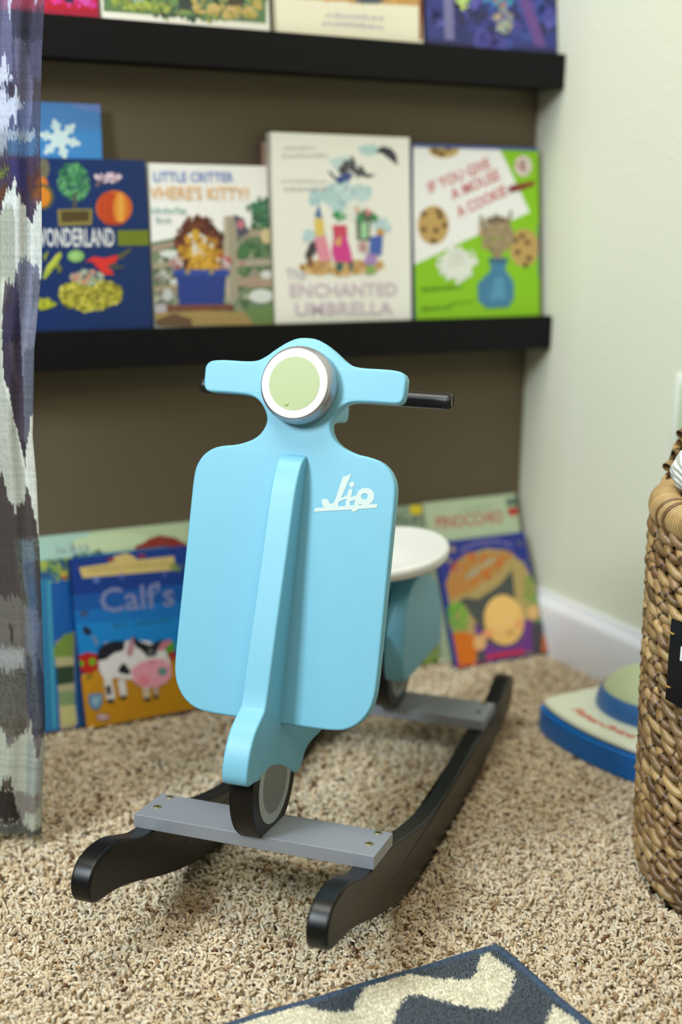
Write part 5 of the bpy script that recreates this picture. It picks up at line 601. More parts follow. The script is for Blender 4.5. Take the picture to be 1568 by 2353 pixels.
book('bluefloor', 'teal and blue picture book on the floor between the pale book and the calf book', '2878a8', G3)
book('calf', 'blue picture book with a black and white calf leaning on the floor', '003078', G3)
book('yellow', 'green book with a yellow corner label on the floor behind the white seat', '90a890', G3)
book('pino', 'pale green book with a red title leaning in the room corner', 'b4c8a8', G3)
book('hallow', 'dark blue book with a black hooded peach face, in front in the room corner', '20308a', G3)

# ------------------------------------------------------------------ rug
def rug():
    e = empty('chevron_rug', 'slate blue rug with cream chevron bands in the bottom foreground', 'rug', (.6827, .942, 0))
    rng = np.random.default_rng(5)
    band = [(.4128,.9365),(.4253,.9435),(.45,.9469),(.4708,.9408),(.4905,.9186),(.5101,.9102),(.5276,.9278),(.5418,.9382),(.584,.938),(.5999,.9222),(.6203,.9089),(.6292,.9052),(.642,.913),(.6567,.9307),(.6640,.9340),(.6703,.9348),(.671,.9187),(.6726,.8953),(.6509,.8705),(.6259,.8535),(.6049,.8684),(.5894,.8872),(.576,.9021),(.5667,.909),(.5483,.8968),(.531,.877),(.5100,.8545),(.4900,.8700),(.4700,.8930),(.4550,.9040),(.4350,.8930),(.4000,.8550),(.3700,.8850),(.3500,.9030),(.3300,.8950),(.30,.86),(.30,.90),(.33,.9440),(.36,.9440),(.3850,.9150),(.4000,.9120)]
    band2 = [(.6720,.8391),(.652,.8204),(.625,.795),(.60,.825),(.565,.852),(.51,.798),(.455,.850),(.40,.80),(.30,.85),(.30,.79),(.40,.745),(.455,.79),(.51,.74),(.565,.79),(.625,.735),(.6773,.785),(.6773,.8212)]
    x0, x1, y0, y1 = .30, .6790, .70, .9385
    st = .0016
    gx, gy = np.meshgrid(np.arange(x0, x1, st), np.arange(y0, y1, st), indexing='ij')
    def inpoly(x, y, P):
        r = np.zeros(x.shape, bool); n = len(P)
        for i in range(n):
            xa, ya = P[i]; xb, yb = P[(i + 1) % n]
            if ya == yb: continue
            c = ((ya > y) != (yb > y)) & (x < (xb - xa) * (y - ya) / (yb - ya) + xa)
            r ^= c
        return r
    jx = gx + rng.normal(0, .0009, gx.shape); jy = gy + rng.normal(0, .0009, gy.shape)
    cream = inpoly(jx, jy, band) | inpoly(jx, jy, band2)
    edge = np.minimum(np.minimum(x1 - gx, y1 - gy), .01)
    z = .0072 + rng.normal(0, .0005, gx.shape) + .0006 * np.sin(gy * 900 + rng.normal(0, .6, gx.shape))
    z = np.where(cream, z + .0009, z)
    a, b = lin('455a68')[:3], lin('f4f0da')[:3]
    C = np.where(cream[..., None], np.array(b), np.array(a)) * rng.uniform(.88, 1.08, gx.shape)[..., None]
    n1, n2 = gx.shape
    V = np.stack([gx - .6827, gy - .942, z], -1).reshape(-1, 3)
    idx = np.arange(n1 * n2).reshape(n1, n2)
    F = np.stack([idx[:-1, :-1], idx[1:, :-1], idx[1:, 1:], idx[:-1, 1:]], -1).reshape(-1, 4)
    link('rug_pile', raw_mesh('rug_pile', V, F, C.reshape(-1, 3)), attr_mat('rug_wool', rough=.95, spec=.1, sheen=.3, bump=(1400, .6, .0012)), e)
    # short yarn ends standing on the face, so the pile reads as pile
    m = 52000
    ux = rng.uniform(x0, x1 - .001, m); uy = rng.uniform(y0 + .04, y1 - .001, m)
    ii = np.clip(((ux - x0) / st).astype(int), 0, n1 - 1); jj = np.clip(((uy - y0) / st).astype(int), 0, n2 - 1)
    cc = np.where(cream[ii, jj][:, None], np.array(b), np.array(a)) * rng.uniform(.85, 1.1, (m, 1))
    p = np.zeros((m, 3, 3)); dd = rng.normal(0, .0009, (m, 2))
    for k in range(3):
        p[:, k, 0] = ux - .6827 + dd[:, 0] * k / 2 - .0004 * k; p[:, k, 1] = uy - .942 + dd[:, 1] * k / 2; p[:, k, 2] = .0065 + .0016 * k
    r = np.array([.0006, .0006, .0003]); ang = np.arange(3) * 2.094
    V = p[:, :, None, :] + (r[None, :, None, None] * np.stack([np.cos(ang), np.sin(ang), ang * 0], -1)[None, None])
    base = (np.arange(m) * 9)[:, None, None]; i = (np.arange(2) * 3)[None, :, None]; j = np.arange(3)[None, None]; j2 = (j + 1) % 3
    F = np.stack([base + i + j, base + i + j2, base + i + 3 + j2, base + i + 3 + j], -1).reshape(-1, 4)
    f = link('yarn_ends', raw_mesh('yarn', V.reshape(-1, 3), F, np.repeat(cc, 9, axis=0)), attr_mat('rug_yarn', rough=.95, spec=.1, sheen=.3), e)
    f['kind'] = 'stuff'
    link('backing', box(.30 - .6827, -.0045, .70 - .942, -.0045, -.001, .0062), mat('rug_backing', '2c3a50', .95), e, smooth=False)
    # bound edge: cord wrapped in thread, round the two edges in view
    path = [(.30, .9432)] + [(x, .9415 + .0007 * math.sin(x * 60)) for x in np.linspace(.33, .675, 40)] + [(.6795, .9418), (.6826, .9395)] + [(.6832 + .0006 * math.sin(y * 50), y) for y in np.linspace(.932, .70, 30)]
    pts = np.array([(x - .6827, y - .942, .0048) for x, y in path])
    seg = np.linalg.norm(np.diff(pts, axis=0), axis=1); s = np.concatenate([[0], np.cumsum(seg)])
    L = s[-1]
    sc_ = np.linspace(0, L, 260); core = np.stack([np.interp(sc_, s, pts[:, k]) for k in range(3)], 1)
    col = np.array(lin('42556c')[:3])
    paths, rad, cols = [core], [np.full(260, .0040)], [np.tile(col * .7, (260, 1))]
    n = int(L / .0019)
    for q in range(n):
        c0 = q * .0019
        P = []
        for k in range(9):
            a_ = -2.0 + 4.0 * k / 8
            sk = np.clip(c0 + a_ * .0006, 0, L - 1e-4)
            c = np.array([np.interp(sk, s, pts[:, d]) for d in range(3)])
            t = np.array([np.interp(min(sk + .002, L), s, pts[:, d]) for d in range(3)]) - np.array([np.interp(max(sk - .002, 0), s, pts[:, d]) for d in range(3)])
            t /= np.linalg.norm(t) + 1e-9
            nn = np.array([-t[1], t[0], 0])
            P.append(c + nn * math.sin(a_) * .0044 + np.array([0, 0, 1]) * math.cos(a_) * .0042)
        paths.append(np.array(P)); rad.append(np.full(9, .00105)); cols.append(np.tile(col * rng.uniform(.75, 1.15), (9, 1)))
    link('bound_edge', tubes(paths, rad, 5, cols, 'edge'), attr_mat('binding_thread', rough=.7, spec=.3), e)
    paths = []
    for k in range(5):
        a_ = rng.uniform(.2, 1.5); l = rng.uniform(.004, .008)
        paths.append(np.array([[-.002, -.001, .008], [-.002 + math.cos(a_) * l * .5, -.001 + math.sin(a_) * l * .5, .010], [-.002 + math.cos(a_) * l, -.001 + math.sin(a_) * l, .009]]))
    link('loose_threads', tubes(paths, [np.array([.0007, .0005, .0002])] * 5, 5, [np.tile(col, (3, 1))] * 5, 'thr'), bpy.data.materials['binding_thread'], e)
rug()

# ------------------------------------------------------------------ basket
BC = (1.05, .915)
def basket():
    e = empty('woven_basket', 'round woven water hyacinth basket with a wrapped rim, cut by the right frame edge', 'basket', (BC[0], BC[1], 0))
    rng = np.random.default_rng(9)
    def R(z): 
        if z < .03: return .146 + .0185 * math.sin(min(z / .03, 1) * math.pi / 2)
        return .1645 + (z - .03) * .022
    pal = [np.array(lin(h)[:3]) for h in ('8e7248', '9c8054', '80643c', 'ac9060', '6e5232', '866c4a')]
    dark = np.array(lin('3a2412')[:3])
    def row(zf, r_off, a0, a1, phase, sr=.0049, hr=.0046, pitch=.052, Rf=R):
        """one two-strand twined row; zf(a): height, a in radians"""
        ps, rs, cs = [], [], []
        Rm = .172; n = max(8, int((a1 - a0) * Rm / .0019))
        a = np.linspace(a0, a1, n)
        z = np.array([zf(t) for t in a]); rr = np.array([Rf(max(0, q)) for q in z]) + r_off
        s = (a - a0) * Rm
        wob = .0011 * np.sin(s * 37 + phase * 3) + .0008 * np.sin(s * 91 + phase)
        for k in (0, 1):
            ph = -2 * np.pi * s / pitch + phase + k * np.pi + .5 * np.sin(s * 23 + phase)
            rad = rr + hr * np.cos(ph); zz = z + hr * 1.05 * np.sin(ph) + wob
            P = np.stack([rad * np.cos(a), rad * np.sin(a), zz], 1)
            # overlapping sheath joints
            rj = np.ones(n); cj = np.zeros((n, 3))
            pos = rng.uniform(0, .02)
            cuts = [0]
            while pos < s[-1]: cuts.append(int(np.searchsorted(s, pos))); pos += rng.uniform(.013, .036)
            cuts.append(n)
            for u, v in zip(cuts[:-1], cuts[1:]):
                if v <= u: continue
                m = v - u; base = pal[rng.integers(6)] * rng.uniform(.8, 1.15)
                t = np.linspace(0, 1, m)
                rj[u:v] = (.90 + .18 * t) * rng.uniform(.93, 1.06)
                cj[u:v] = base * (1.0 + .12 * np.sin(t * 9))[:, None]
                if rng.random() < .8: cj[u:u + 1] = dark
                if rng.random() < .12: cj[u:v] *= .62
            ps.append(P); rs.append(sr * rj); cs.append(cj)
        return ps, rs, cs
    P, Rr, C = [], [], []
    nrow = 30
    for k in range(nrow):
        z0 = .006 + k * .0129
        f = lambda t, z0=z0, k=k: z0 + .0016 * math.sin(2 * t + k * .7)
        a, b, c = row(f, 0, 0, 2 * math.pi, k * 1.9)
        P += a; Rr += b; C += c
    M_rope = attr_mat('hyacinth_rope', rough=.38, spec=.5, bump=(260, .35, .0015))
    link('woven_wall', tubes(P, Rr, 8, C, 'wall'), M_rope, e)
    # inner wall and base, coloured dark as shade in the gaps; then stakes
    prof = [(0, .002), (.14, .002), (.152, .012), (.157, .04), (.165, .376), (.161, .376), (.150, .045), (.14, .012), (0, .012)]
    link('inner_gap_shade', lathe(prof, 64), mat('gap_shade_brown', '3c2a18', .8), e)
    st_p = []
    for k in range(46):
        a_ = 2 * math.pi * k / 46
        st_p.append(np.array([[ (R(z) - .0045) * math.cos(a_), (R(z) - .0045) * math.sin(a_), z] for z in np.linspace(.01, .388, 12)]))
    link('stakes', tubes(st_p, [np.full(12, .0026)] * 46, 6, [np.tile(pal[1], (12, 1))] * 46, 'stk'), M_rope, e)
    # wrapped rim
    P, Rr, C = [], [], []
    rimz = .3985; rr = .1630; tr = .0160
    wrap = 2 * math.pi * rr / .0042
    n = int(wrap)
    core_a = np.linspace(0, 2 * math.pi, 200)
    P.append(np.stack([rr * np.cos(core_a), rr * np.sin(core_a), np.full(200, rimz)], 1)); Rr.append(np.full(200, tr)); C.append(np.tile(pal[1] * .95, (200, 1)))
    for k in range(n):
        a0 = 2 * math.pi * k / n; th = np.linspace(0, 2 * math.pi, 17)
        aa = a0 + .055 * np.sin(th * .5)
        bigr = rng.random() < .08
        q = tr + (.0008 if bigr else .0)
        P.append(np.stack([(rr + q * np.cos(th)) * np.cos(aa), (rr + q * np.cos(th)) * np.sin(aa), rimz + q * np.sin(th)], 1))
        Rr.append(np.full(17, .0024 if not bigr else .0026) * rng.uniform(.85, 1.1))
        C.append(np.tile((pal[3] * rng.uniform(.85, 1.15)) if not bigr else pal[4], (17, 1)))
    link('wrapped_rim', tubes(P, Rr, 6, C, 'rim'), M_rope, e)
    # raised woven lobe at the far side
    P, Rr, C = [], [], []
    for k in range(7):
        a0 = math.radians(123 - 2.0 * k - .25 * k * k); a1 = math.radians(52 + 2.2 * k)
        if a1 <= a0 + .1 and a0 - a1 < .2: break
        f = lambda t, k=k: .412 + k * .0108
        a, b, c = row(f, .002, a1, a0, k * 2.3, Rf=lambda z: .167)
        P += a; Rr += b; C += c
    o = link('raised_handle', tubes(P, Rr, 8, C, 'handle'), M_rope, e)
basket()

# label on the basket
def basket_tag():
    na = math.radians(174.0)
    e = empty('chalkboard_tag', 'small black chalkboard tag tied to the basket side', 'tag', (BC[0] + .1835 * math.cos(na), BC[1] + .1835 * math.sin(na), .2285), na + math.pi / 2)
    # local x runs along the basket side (towards the right of the photo), local -y faces out
    e.rotation_euler = (0, 0, na + math.pi / 2)
    link('board', box(-.002, .075, -.0020, .0020, 0, .082, .0006), mat('chalkboard_black', '0a0c14', .25), e, smooth=False)
    for z in (.014, .068):
        b = tubes([np.array([[-.004, .002, z], [-.0015, -.0030, z + .0008], [.004, -.0036, z + .0006], [.0045, .002, z]])], [np.full(4, .0011)], 6, None, 'tie')
        link('reed_tie', b, mat('reed_tan', 'a8813c', .5), e)
    link('chalk_letter', box(.0165, .0195, -.0023, -.0020, .046, .060), mat('chalk_white', 'e8ecf0', .8), e, smooth=False)
    return e
basket_tag()

# soft toys in the basket
def ball_toy():
    m = bpy.data.materials.new('striped_fabric'); m.use_nodes = True
    nt = m.node_tree; b = nt.nodes['Principled BSDF']; b.inputs['Roughness'].default_value = .85
    tc = nt.nodes.new('ShaderNodeTexCoord'); w = nt.nodes.new('ShaderNodeTexWave'); w.wave_type = 'BANDS'; w.bands_direction = 'Z'
    w.inputs['Scale'].default_value = 50; w.inputs['Distortion'].default_value = .6; w.inputs['Detail'].default_value = 1; w.inputs['Detail Scale'].default_value = .3
    nt.links.new(tc.outputs['Object'], w.inputs['Vector'])
    r = nt.nodes.new('ShaderNodeValToRGB'); r.color_ramp.elements[0].color = lin('a3ac9a'); r.color_ramp.elements[1].color = lin('eef3f6')
    r.color_ramp.elements[0].position = .38; r.color_ramp.elements[1].position = .5
    nt.links.new(w.outputs['Fac'], r.inputs[0]); nt.links.new(r.outputs[0], b.inputs['Base Color'])
    bm = bmesh.new(); bmesh.ops.create_icosphere(bm, subdivisions=5, radius=1)
    for v in bm.verts:
        d = v.co.normalized()
        k = 1 + .03 * math.sin(9 * d.x + 4 * d.z) + .02 * math.sin(14 * d.y - 6 * d.z)
        pk = -.16 * math.exp(-((d - Vector((-.72, -.30, -.62))).length / .35) ** 2)
        v.co = Vector((d.x * .028, d.y * .028, d.z * .026)) * (k + pk)
    o = link('fabric_ball', bm, m); o.location = (.9530, 1.0060, .4330); o.rotation_euler = (.35, -.30, .3)
    tag(o, 'puffy white fabric ball with grey-green stripes poking out of the basket', 'stuffed toy')
    # brown furry toy below it
    rng = np.random.default_rng(4)
    e = empty('furry_toy', 'brown furry soft toy lying inside the woven basket', 'stuffed toy', (1.010, .925, .352))
    bm = bmesh.new(); bmesh.ops.create_icosphere(bm, subdivisions=4, radius=1)
    place(bm, Matrix.Diagonal((.085, .075, .048, 1)))
    link('body', bm, mat('brown_plush', '5c4022', .9), e)
    P, Rr, C = [], [], []
    for k in range(2600):
        d = rng.normal(size=3); d[2] = abs(d[2]); d /= np.linalg.norm(d)
        q = d * np.array([.085, .075, .048]); t = d * .010 + rng.normal(0, .004, 3)
        P.append(np.array([q, q + t * .6, q + t + np.array([0, 0, -.002])])); Rr.append(np.array([.0006, .0004, .0001]))
        C.append(np.tile(np.array(lin('8a6430')[:3]) * rng.uniform(.4, 1.3), (3, 1)))
    f = link('fur', tubes(P, Rr, 3, C, 'fur'), attr_mat('fur_brown', rough=.6), e); f['kind'] = 'stuff'
    link('tail', place(lathe([(0, -.08), (.02, -.075), (.03, -.05), (.03, .0), (.0, .02)], 20), Matrix.Translation((.01, .0, -.06))), mat('brown_plush'), e)
ball_toy()

# ------------------------------------------------------------------ plastic toy on the carpet
def plastic_toy():
    e = empty('plastic_toy', 'flat blue and cream plastic toy with a rounded hood beside the basket', 'toy', (1.145, 1.278, -.003))
    O = Vector((1.145, 1.278))
    front = [(1.0560, 1.386), (1.0485, 1.360), (1.0440, 1.330), (1.0425, 1.300), (1.0435, 1.270), (1.0470, 1.240), (1.0530, 1.210), (1.0620, 1.180), (1.0700, 1.162)]
    back = [(1.150, 1.158), (1.235, 1.165), (1.238, 1.280), (1.236, 1.392), (1.150, 1.396), (1.0700, 1.392)]
    ol = [(x - O.x, y - O.y) for x, y in front + back]
    def slab(pts, z0, z1, bev):
        bm = extrude_poly(pts, z0, z1, 'y', bev, 3)      # (a, t, b)
        for v in bm.verts: v.co = Vector((v.co.x, v.co.z, v.co.y))
        bmesh.ops.recalc_face_normals(bm, faces=bm.faces[:]); return bm
    sp = [(p.x, p.y) for p in smooth_poly(ol, 2)]
    o = link('base', slab(sp, 0, .034, .003), mat('blue_plastic', '0e6cc0', .35), e); bump_sharp(o, 40)
    inn = [(p[0] * .965 + .001, p[1] * .965) for p in sp]
    M_c = mat('cream_plastic', 'dfe6cf', .4)
    o = link('top_plate', slab(inn, .034, .044, .0055), M_c, e); bump_sharp(o, 50)
    bm = bmesh.new(); bmesh.ops.create_uvsphere(bm, u_segments=48, v_segments=24, radius=1)
    for v in bm.verts: v.co.z = max(v.co.z, -.05)
    place(bm, Matrix.Translation((.030, .008, .043)) @ Matrix.Diagonal((.074, .086, .060, 1)))
    link('hood', bm, mat('hood_plastic', 'bccaa0', .45), e)
    bm = bmesh.new(); bmesh.ops.create_uvsphere(bm, u_segments=64, v_segments=48, radius=1)
    bmesh.ops.delete(bm, geom=[f for f in bm.faces if not (f.calc_center_median().z < .42 + .0 and f.calc_center_median().z > -.03 and f.calc_center_median().x < -.28)], context='FACES')
    place(bm, Matrix.Translation((.030, .008, .043)) @ Matrix.Diagonal((.0752, .0872, .0606, 1)))
    link('hood_window', bm, mat('window_blue', '3a6fae', .35), e)
    # red script along the curved front
    V, T = text_tris('Fisher-Price', shear=.25, bold=.025)
    xs = [v[0] for v in V]; W_ = max(xs) - min(xs); x0 = min(xs)
    Vo = []
    for v in V:
        s = (v[0] - x0) / W_
        y = 1.334 - s * .112
        xb = 1.0680 + ((y - 1.295) ** 2) * 2.2
        Vo.append((xb - O.x + v[1] * .0190, y - O.y, .0444))
    me = bpy.data.meshes.new('lettering'); me.from_pydata(Vo, [], [t for t in T])
    link('lettering', me, mat('red_print', 'd8502c', .5), e, smooth=False)
plastic_toy()

# ------------------------------------------------------------------ curtain
CURTAIN = [
  ["5f607c",0.8,[[0.3424,1.0818],[-0.0753,1.1025],[-0.0649,0.7074],[0.3815,0.6997]]],
  ["6e5a70",0.7,[[0.0076,0.8822],[-0.037,0.8836],[-0.0365,0.868],[0.0009,0.8669]]],
  ["4b4c60",0.84,[[0.0017,0.8668],[-0.0332,0.8679],[-0.032,0.8324],[-0.0111,0.8398],[0.0012,0.8394]]],
  ["7d7fa4",0.72,[[0.3609,0.9009],[0.0072,0.9131],[0.002,0.859],[0.0022,0.8117],[0.011,0.7955],[0.0233,0.7952],[0.3686,0.8252]]],
  ["7a7a9c",0.75,[[-0.0029,0.8395],[-0.0102,0.8378],[-0.0136,0.82],[-0.0162,0.8002],[-0.0165,0.7841],[-0.0105,0.7557],[-0.0039,0.7555],[-0.0029,0.7958],[-0.0005,0.8197]]],
  ["54505f",0.75,[[-0.0172,0.8042],[-0.0259,0.7964],[-0.0232,0.715],[-0.0074,0.7147],[-0.0144,0.772]]],
  ["c4cde8",0.9,[[0.0042,0.8978],[-0.0003,0.8979],[0.0008,0.8708],[0.0036,0.8597],[0.0059,0.8628]]],
  ["b8bede",0.9,[[-0.0209,0.887],[-0.0241,0.8871],[-0.022,0.8722],[-0.0204,0.8738]]],
  ["d2daf0",0.92,[[0.0387,0.8147],[0.0142,0.8173],[0.0114,0.8273],[0.0094,0.8273],[0.0091,0.8147],[0.0063,0.8116],[0.0057,0.8068],[0.0017,0.8045],[0.0022,0.8013],[0.0075,0.8028],[0.0093,0.7987],[0.0149,0.801],[0.0395,0.7988]]],
  ["4a4656",0.8,[[0.0068,0.7996],[0.0011,0.7977],[0.0016,0.7853],[0.0066,0.7844]]],
  ["ccd4ea",0.9,[[0.0396,0.7948],[0.0151,0.797],[0.011,0.7971],[0.0106,0.7867],[0.0066,0.7844],[0.0008,0.7857],[-0.0,0.7958],[-0.0021,0.7958],[-0.0017,0.7858],[-0.0045,0.7846],[-0.0048,0.7806],[-0.0089,0.7791],[-0.0038,0.7766],[-0.0007,0.7708],[-0.0008,0.7603],[0.0021,0.7611],[0.0022,0.7708],[0.0064,0.7666],[0.0093,0.7552],[0.042,0.7424]]],
  ["a9b5c6",0.8,[[0.0414,0.7546],[0.0093,0.7561],[0.0044,0.7554],[-0.0081,0.7572],[-0.0179,0.7558],[-0.016,0.7468],[0.0092,0.7369],[0.0425,0.7302]]],
  ["5c7090",0.7,[[0.0089,0.7463],[-0.0177,0.7477],[-0.0188,0.733],[0.0161,0.7299]]],
  ["55485a",0.84,[[0.379,0.7237],[-0.0656,0.7339],[-0.0638,0.6656],[0.3856,0.6594]]],
  ["4d4676",0.78,[[0.0096,0.7283],[-0.007,0.7287],[-0.0086,0.7023],[0.0006,0.7013],[0.0061,0.7103]]],
  ["7f9440",0.75,[[0.0347,0.7201],[0.0124,0.7185],[0.0092,0.716],[0.0143,0.7127],[0.0351,0.7115]]],
  ["6c4634",0.8,[[0.0313,0.7037],[0.0114,0.702],[0.0134,0.6937],[0.0321,0.6851]]],
  ["5f4238",0.8,[[-0.0065,0.7147],[-0.0208,0.7191],[-0.0207,0.6901],[-0.0083,0.694]]],
  ["dfe7e6",0.95,[[0.0449,0.6766],[0.0198,0.6803],[0.0175,0.6862],[0.0168,0.6916],[0.0135,0.6924],[0.0128,0.6987],[0.0074,0.6979],[0.0054,0.7079],[0.002,0.7083],[0.0033,0.6955],[-0.0016,0.6939],[-0.0018,0.6873],[-0.0051,0.6857],[-0.0052,0.6773],[-0.0077,0.6765],[-0.0083,0.6707],[-0.0116,0.6699],[-0.0127,0.6775],[-0.0157,0.6792],[-0.0167,0.6838],[-0.0206,0.6859],[-0.0273,0.686],[-0.0241,0.5885],[-0.0183,0.5928],[-0.0184,0.6099],[-0.0032,0.6217],[0.0477,0.6136]]],
  ["b9c0b4",0.9,[[0.0455,0.6641],[0.0181,0.6812],[0.0071,0.6855],[0.005,0.673],[0.0078,0.5883],[0.014,0.6139],[0.0508,0.5448]]],
  ["c9cfc6",0.93,[[0.3906,0.6102],[0.0204,0.6138],[0.0218,0.5882],[0.023,0.558],[0.0223,0.5231],[0.0167,0.501],[0.0141,0.4788],[0.0094,0.4542],[0.004,0.4248],[0.0055,0.3837],[0.0152,0.3828],[0.0165,0.3699],[0.0183,0.37],[0.0187,0.3829],[0.0238,0.3875],[0.024,0.393],[0.0265,0.4068],[0.0305,0.4159],[0.4102,0.4184]]],
  ["e2e8e0",0.95,[[0.0216,0.6138],[0.0174,0.6138],[0.021,0.5882],[0.023,0.558],[0.0222,0.5143],[0.0168,0.4988],[0.009,0.4542],[0.0034,0.4157],[0.0053,0.4112],[0.0117,0.452],[0.0179,0.4922],[0.0241,0.5099]]],
  ["8d92aa",0.85,[[0.0041,0.631],[-0.0037,0.6353],[-0.0167,0.6227],[-0.0147,0.5625],[-0.0096,0.5143],[-0.0056,0.4743],[-0.0014,0.4519],[0.0048,0.4497],[0.0047,0.501],[0.0041,0.5624]]],
  ["787c8c",0.85,[[-0.0091,0.6226],[-0.0156,0.6142],[-0.0157,0.5927],[-0.0085,0.5798]]],
  ["6f7486",0.85,[[0.0022,0.545],[-0.0098,0.545],[-0.0058,0.4788],[-0.0005,0.4519],[0.0048,0.451],[0.0047,0.501]]],
  ["4e4758",0.85,[[0.0065,0.6118],[0.0092,0.6075],[0.0099,0.6105],[0.0127,0.6054],[0.0137,0.6019],[0.0171,0.6002],[0.0183,0.5925],[0.0204,0.5817],[0.0221,0.5709],[0.0231,0.5449],[0.0227,0.5143],[0.0176,0.501],[0.015,0.4788],[0.0113,0.4609],[0.0087,0.4511],[0.004,0.4483],[0.0038,0.501],[0.0043,0.558],[0.0054,0.5969]]],
  ["45415c",0.88,[[0.0184,0.5882],[0.0057,0.5883],[0.0053,0.5537],[0.0217,0.5493]]],
  ["5f5a68",0.85,[[0.0156,0.5515],[0.0105,0.5515],[0.0095,0.5099],[0.015,0.5231]]],
  ["3f3a44",0.9,[[0.0098,0.4547],[0.0031,0.4501],[0.003,0.4284],[0.0047,0.4284],[0.0077,0.4429]]],
  ["e6ece4",0.95,[[-0.003,0.4743],[-0.0109,0.4761],[-0.0101,0.4519],[-0.01,0.3183],[-0.0045,0.3651],[-0.0007,0.3836],[0.0022,0.402],[0.0053,0.4112],[0.0033,0.4429],[0.0004,0.4501]]],
  ["544d4e",0.9,[[0.4102,0.4184],[0.0305,0.4168],[0.0265,0.4077],[0.0237,0.3884],[0.0186,0.3838],[0.0165,0.3718],[0.0143,0.3837],[0.0075,0.3883],[0.0039,0.402],[0.0006,0.3974],[-0.0012,0.3744],[-0.0053,0.3651],[-0.0053,0.3371],[-0.0153,0.3182],[-0.0135,0.2612],[0.4254,0.2697]]],
  ["5a627c",0.82,[[0.0121,0.3467],[-0.0012,0.3465],[-0.0024,0.3043],[-0.003,0.271],[0.0069,0.2712],[0.0117,0.3092]]],
  ["7b7874",0.88,[[0.4238,0.2858],[0.0351,0.2812],[0.0339,0.2878],[0.0315,0.2802],[0.0242,0.2848],[0.023,0.2924],[0.0216,0.2848],[0.0153,0.2856],[0.0137,0.2789],[0.0102,0.2789],[0.0086,0.2712],[0.0113,0.2232],[0.4297,0.2279]]],
  ["727890",0.85,[[0.0103,0.2751],[-0.0014,0.2758],[-0.0043,0.2566],[-0.0037,0.2373],[-0.0004,0.2229],[0.0111,0.228]]],
  ["504848",0.9,[[0.0282,0.2524],[0.0246,0.2524],[0.023,0.2341],[0.0271,0.2332]]],
  ["a0a4a4",0.9,[[0.429,0.2344],[0.0129,0.228],[0.0136,0.2086],[0.0182,0.2063],[0.0256,0.2016],[0.4311,0.2138]]],
  ["5b5850",0.9,[[0.4311,0.2138],[0.0256,0.2016],[0.0181,0.2087],[0.0111,0.2037],[0.0112,0.1743],[0.0138,0.1297],[0.4384,0.1426]]],
  ["44445a",0.88,[[0.0114,0.2207],[-0.0005,0.2248],[-0.0076,0.1935],[-0.008,0.149],[-0.009,0.1241],[0.0099,0.1346],[0.0131,0.1743]]],
  ["5f6480",0.85,[[0.0059,0.223],[0.0003,0.2278],[-0.0018,0.2083],[0.0039,0.2011]]],
  ["c0c6b8",0.97,[[0.4379,0.1474],[0.0418,0.1356],[0.0383,0.1335],[0.0385,0.1275],[0.0359,0.1244],[0.0361,0.1184],[0.0289,0.1172],[0.0286,0.1232],[0.024,0.1251],[0.022,0.13],[0.0174,0.1299],[0.0162,0.1368],[0.0117,0.1347],[0.0094,0.1495],[0.0071,0.1485],[0.009,0.1346],[0.0063,0.1325],[0.0058,0.1225],[0.004,0.1214],[0.0041,0.1054],[-0.0001,0.1052],[-0.0009,0.1153],[-0.0026,0.1243],[-0.0126,0.1489],[-0.0075,-0.0089],[0.4519,0.0102]]],
  ["a9b3ae",0.93,[[0.0137,0.1322],[0.0064,0.1295],[0.0045,0.1044],[-0.0019,0.1042],[0.0001,0.0432],[0.017,0.0643]]],
  ["585248",0.9,[[0.0416,0.0723],[0.0404,0.0803],[0.0367,0.0822],[0.0321,0.0801],[0.0316,0.0709],[0.0344,0.069],[0.0418,0.0692]]],
  ["938d88",0.98,[[0.0281,0.0657],[0.0022,0.0638],[0.0038,0.0444],[0.0178,0.0428],[0.0232,0.0235],[0.0274,0.034]]],
  ["3c3634",0.98,[[0.4445,0.0834],[0.0307,0.0688],[0.0292,0.0617],[0.028,0.0442],[0.0245,0.038],[0.023,0.0286],[0.0369,0.0292],[0.4482,0.047]]],
  ["60625c",0.98,[[0.4483,0.046],[0.023,0.0276],[0.0018,0.0216],[-0.008,0.0067],[0.4504,0.0252]]],
]

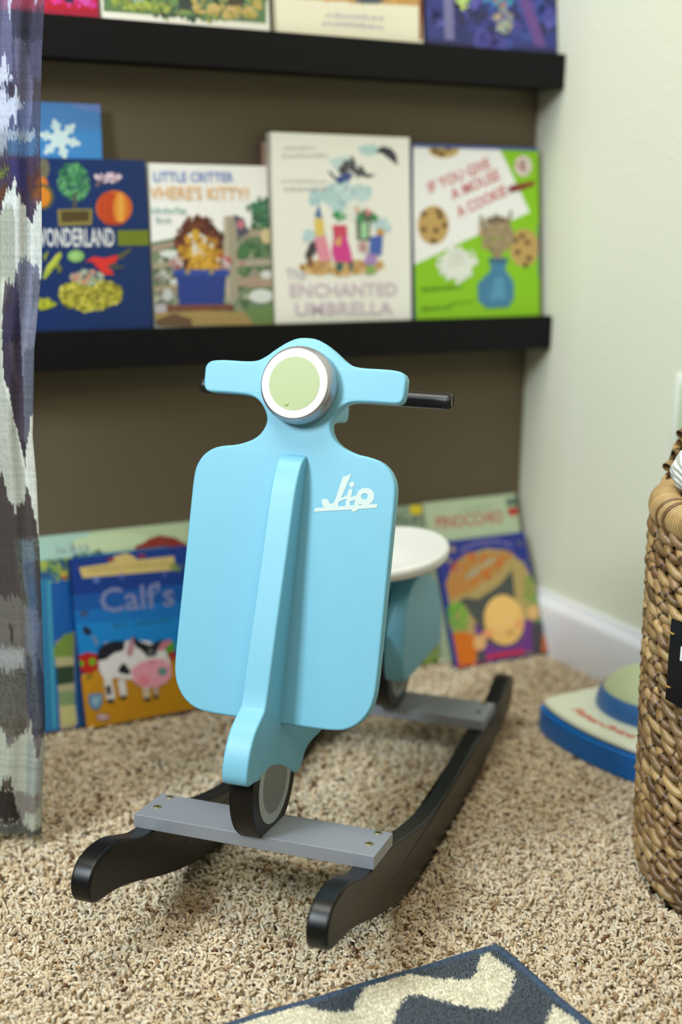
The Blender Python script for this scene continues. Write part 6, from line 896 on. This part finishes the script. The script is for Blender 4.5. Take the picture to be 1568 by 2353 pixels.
def curtain():
    rng = np.random.default_rng(8)
    ref = np.array([.3616, 1.3442]); dr = np.array([-.9291, .3696]); nn = np.array([-.3696, -.9291])
    ez = [.015, .02, .074, .149, .247, .342, .411, .456, .545, .623, .694, .744, .824, .876, 1.3]
    eu = [.0014, .0014, -.0013, -.0071, -.0075, -.0072, -.0065, -.0041, -.0089, -.0192, -.0213, -.0216, -.026, -.0305, -.034]
    nu, nz = 230, 640
    uu = np.linspace(0, .26, nu); zz = np.linspace(.016, 1.25, nz)
    U, Z = np.meshgrid(uu, zz, indexing='ij')
    Ua = U + np.interp(Z, ez, eu)
    def inpoly(x, y, P):
        r = np.zeros(x.shape, bool); n = len(P)
        for i in range(n):
            xa, ya = P[i]; xb, yb = P[(i + 1) % n]
            if ya == yb: continue
            r ^= ((ya > y) != (yb > y)) & (x < (xb - xa) * (y - ya) / (yb - ya) + xa)
        return r
    # woven-in edges: every warp thread shifts up or down a little
    col_j = rng.normal(0, .0022, nu)[:, None]
    C = np.zeros((nu, nz, 3)) + np.array(lin('6a6670')[:3]); A = np.full((nu, nz), .8)
    for h, al, P in CURTAIN:
        m = inpoly(Ua, Z + col_j + rng.normal(0, .0005, U.shape), P)
        C[m] = lin(h)[:3]; A[m] = al
    th = 1 + rng.normal(0, .07, (nu, 1)) + rng.normal(0, .05, (1, nz)) + rng.normal(0, .05, (nu, nz))
    C *= th[..., None]
    dep = .0045 * np.sin(U * 95 + .8) + .003 * np.sin(U * 210 + Z * 3) + .0022 * np.sin(Z * 9 + U * 40) + .004 * np.exp(-((U - .022) / .006) ** 2) * (Z > .2)
    X = ref[0] + dr[0] * Ua + nn[0] * dep; Y = ref[1] + dr[1] * Ua + nn[1] * dep
    V = np.stack([X, Y, Z], -1).reshape(-1, 3)
    idx = np.arange(nu * nz).reshape(nu, nz)
    F = np.stack([idx[:-1, :-1], idx[1:, :-1], idx[1:, 1:], idx[:-1, 1:]], -1).reshape(-1, 4)
    me = raw_mesh('curtain', V, F, np.clip(C, 0, 1).reshape(-1, 3))
    at = me.attributes.new('weave', 'FLOAT', 'POINT'); at.data.foreach_set('value', np.clip(A + rng.normal(0, .05, A.shape), 0, 1).astype(np.float32).ravel())
    m = bpy.data.materials.new('sheer_ikat_cloth'); m.use_nodes = True; nt = m.node_tree
    for n in list(nt.nodes): nt.nodes.remove(n)
    N = nt.nodes.new
    a = N('ShaderNodeAttribute'); a.attribute_name = 'Col'; wv = N('ShaderNodeAttribute'); wv.attribute_name = 'weave'
    d = N('ShaderNodeBsdfDiffuse'); t = N('ShaderNodeBsdfTranslucent'); tr = N('ShaderNodeBsdfTransparent')
    mx = N('ShaderNodeMixShader'); mx.inputs[0].default_value = .3; m2 = N('ShaderNodeMixShader'); out = N('ShaderNodeOutputMaterial')
    nt.links.new(a.outputs['Color'], d.inputs[0]); nt.links.new(a.outputs['Color'], t.inputs[0])
    nt.links.new(d.outputs[0], mx.inputs[1]); nt.links.new(t.outputs[0], mx.inputs[2])
    nt.links.new(wv.outputs['Fac'], m2.inputs[0]); nt.links.new(tr.outputs[0], m2.inputs[1]); nt.links.new(mx.outputs[0], m2.inputs[2])
    nt.links.new(m2.outputs[0], out.inputs[0])
    o = link('curtain', me, m)
    tag(o, 'sheer grey, violet and white ikat curtain hanging at the left edge', 'curtain')
curtain()
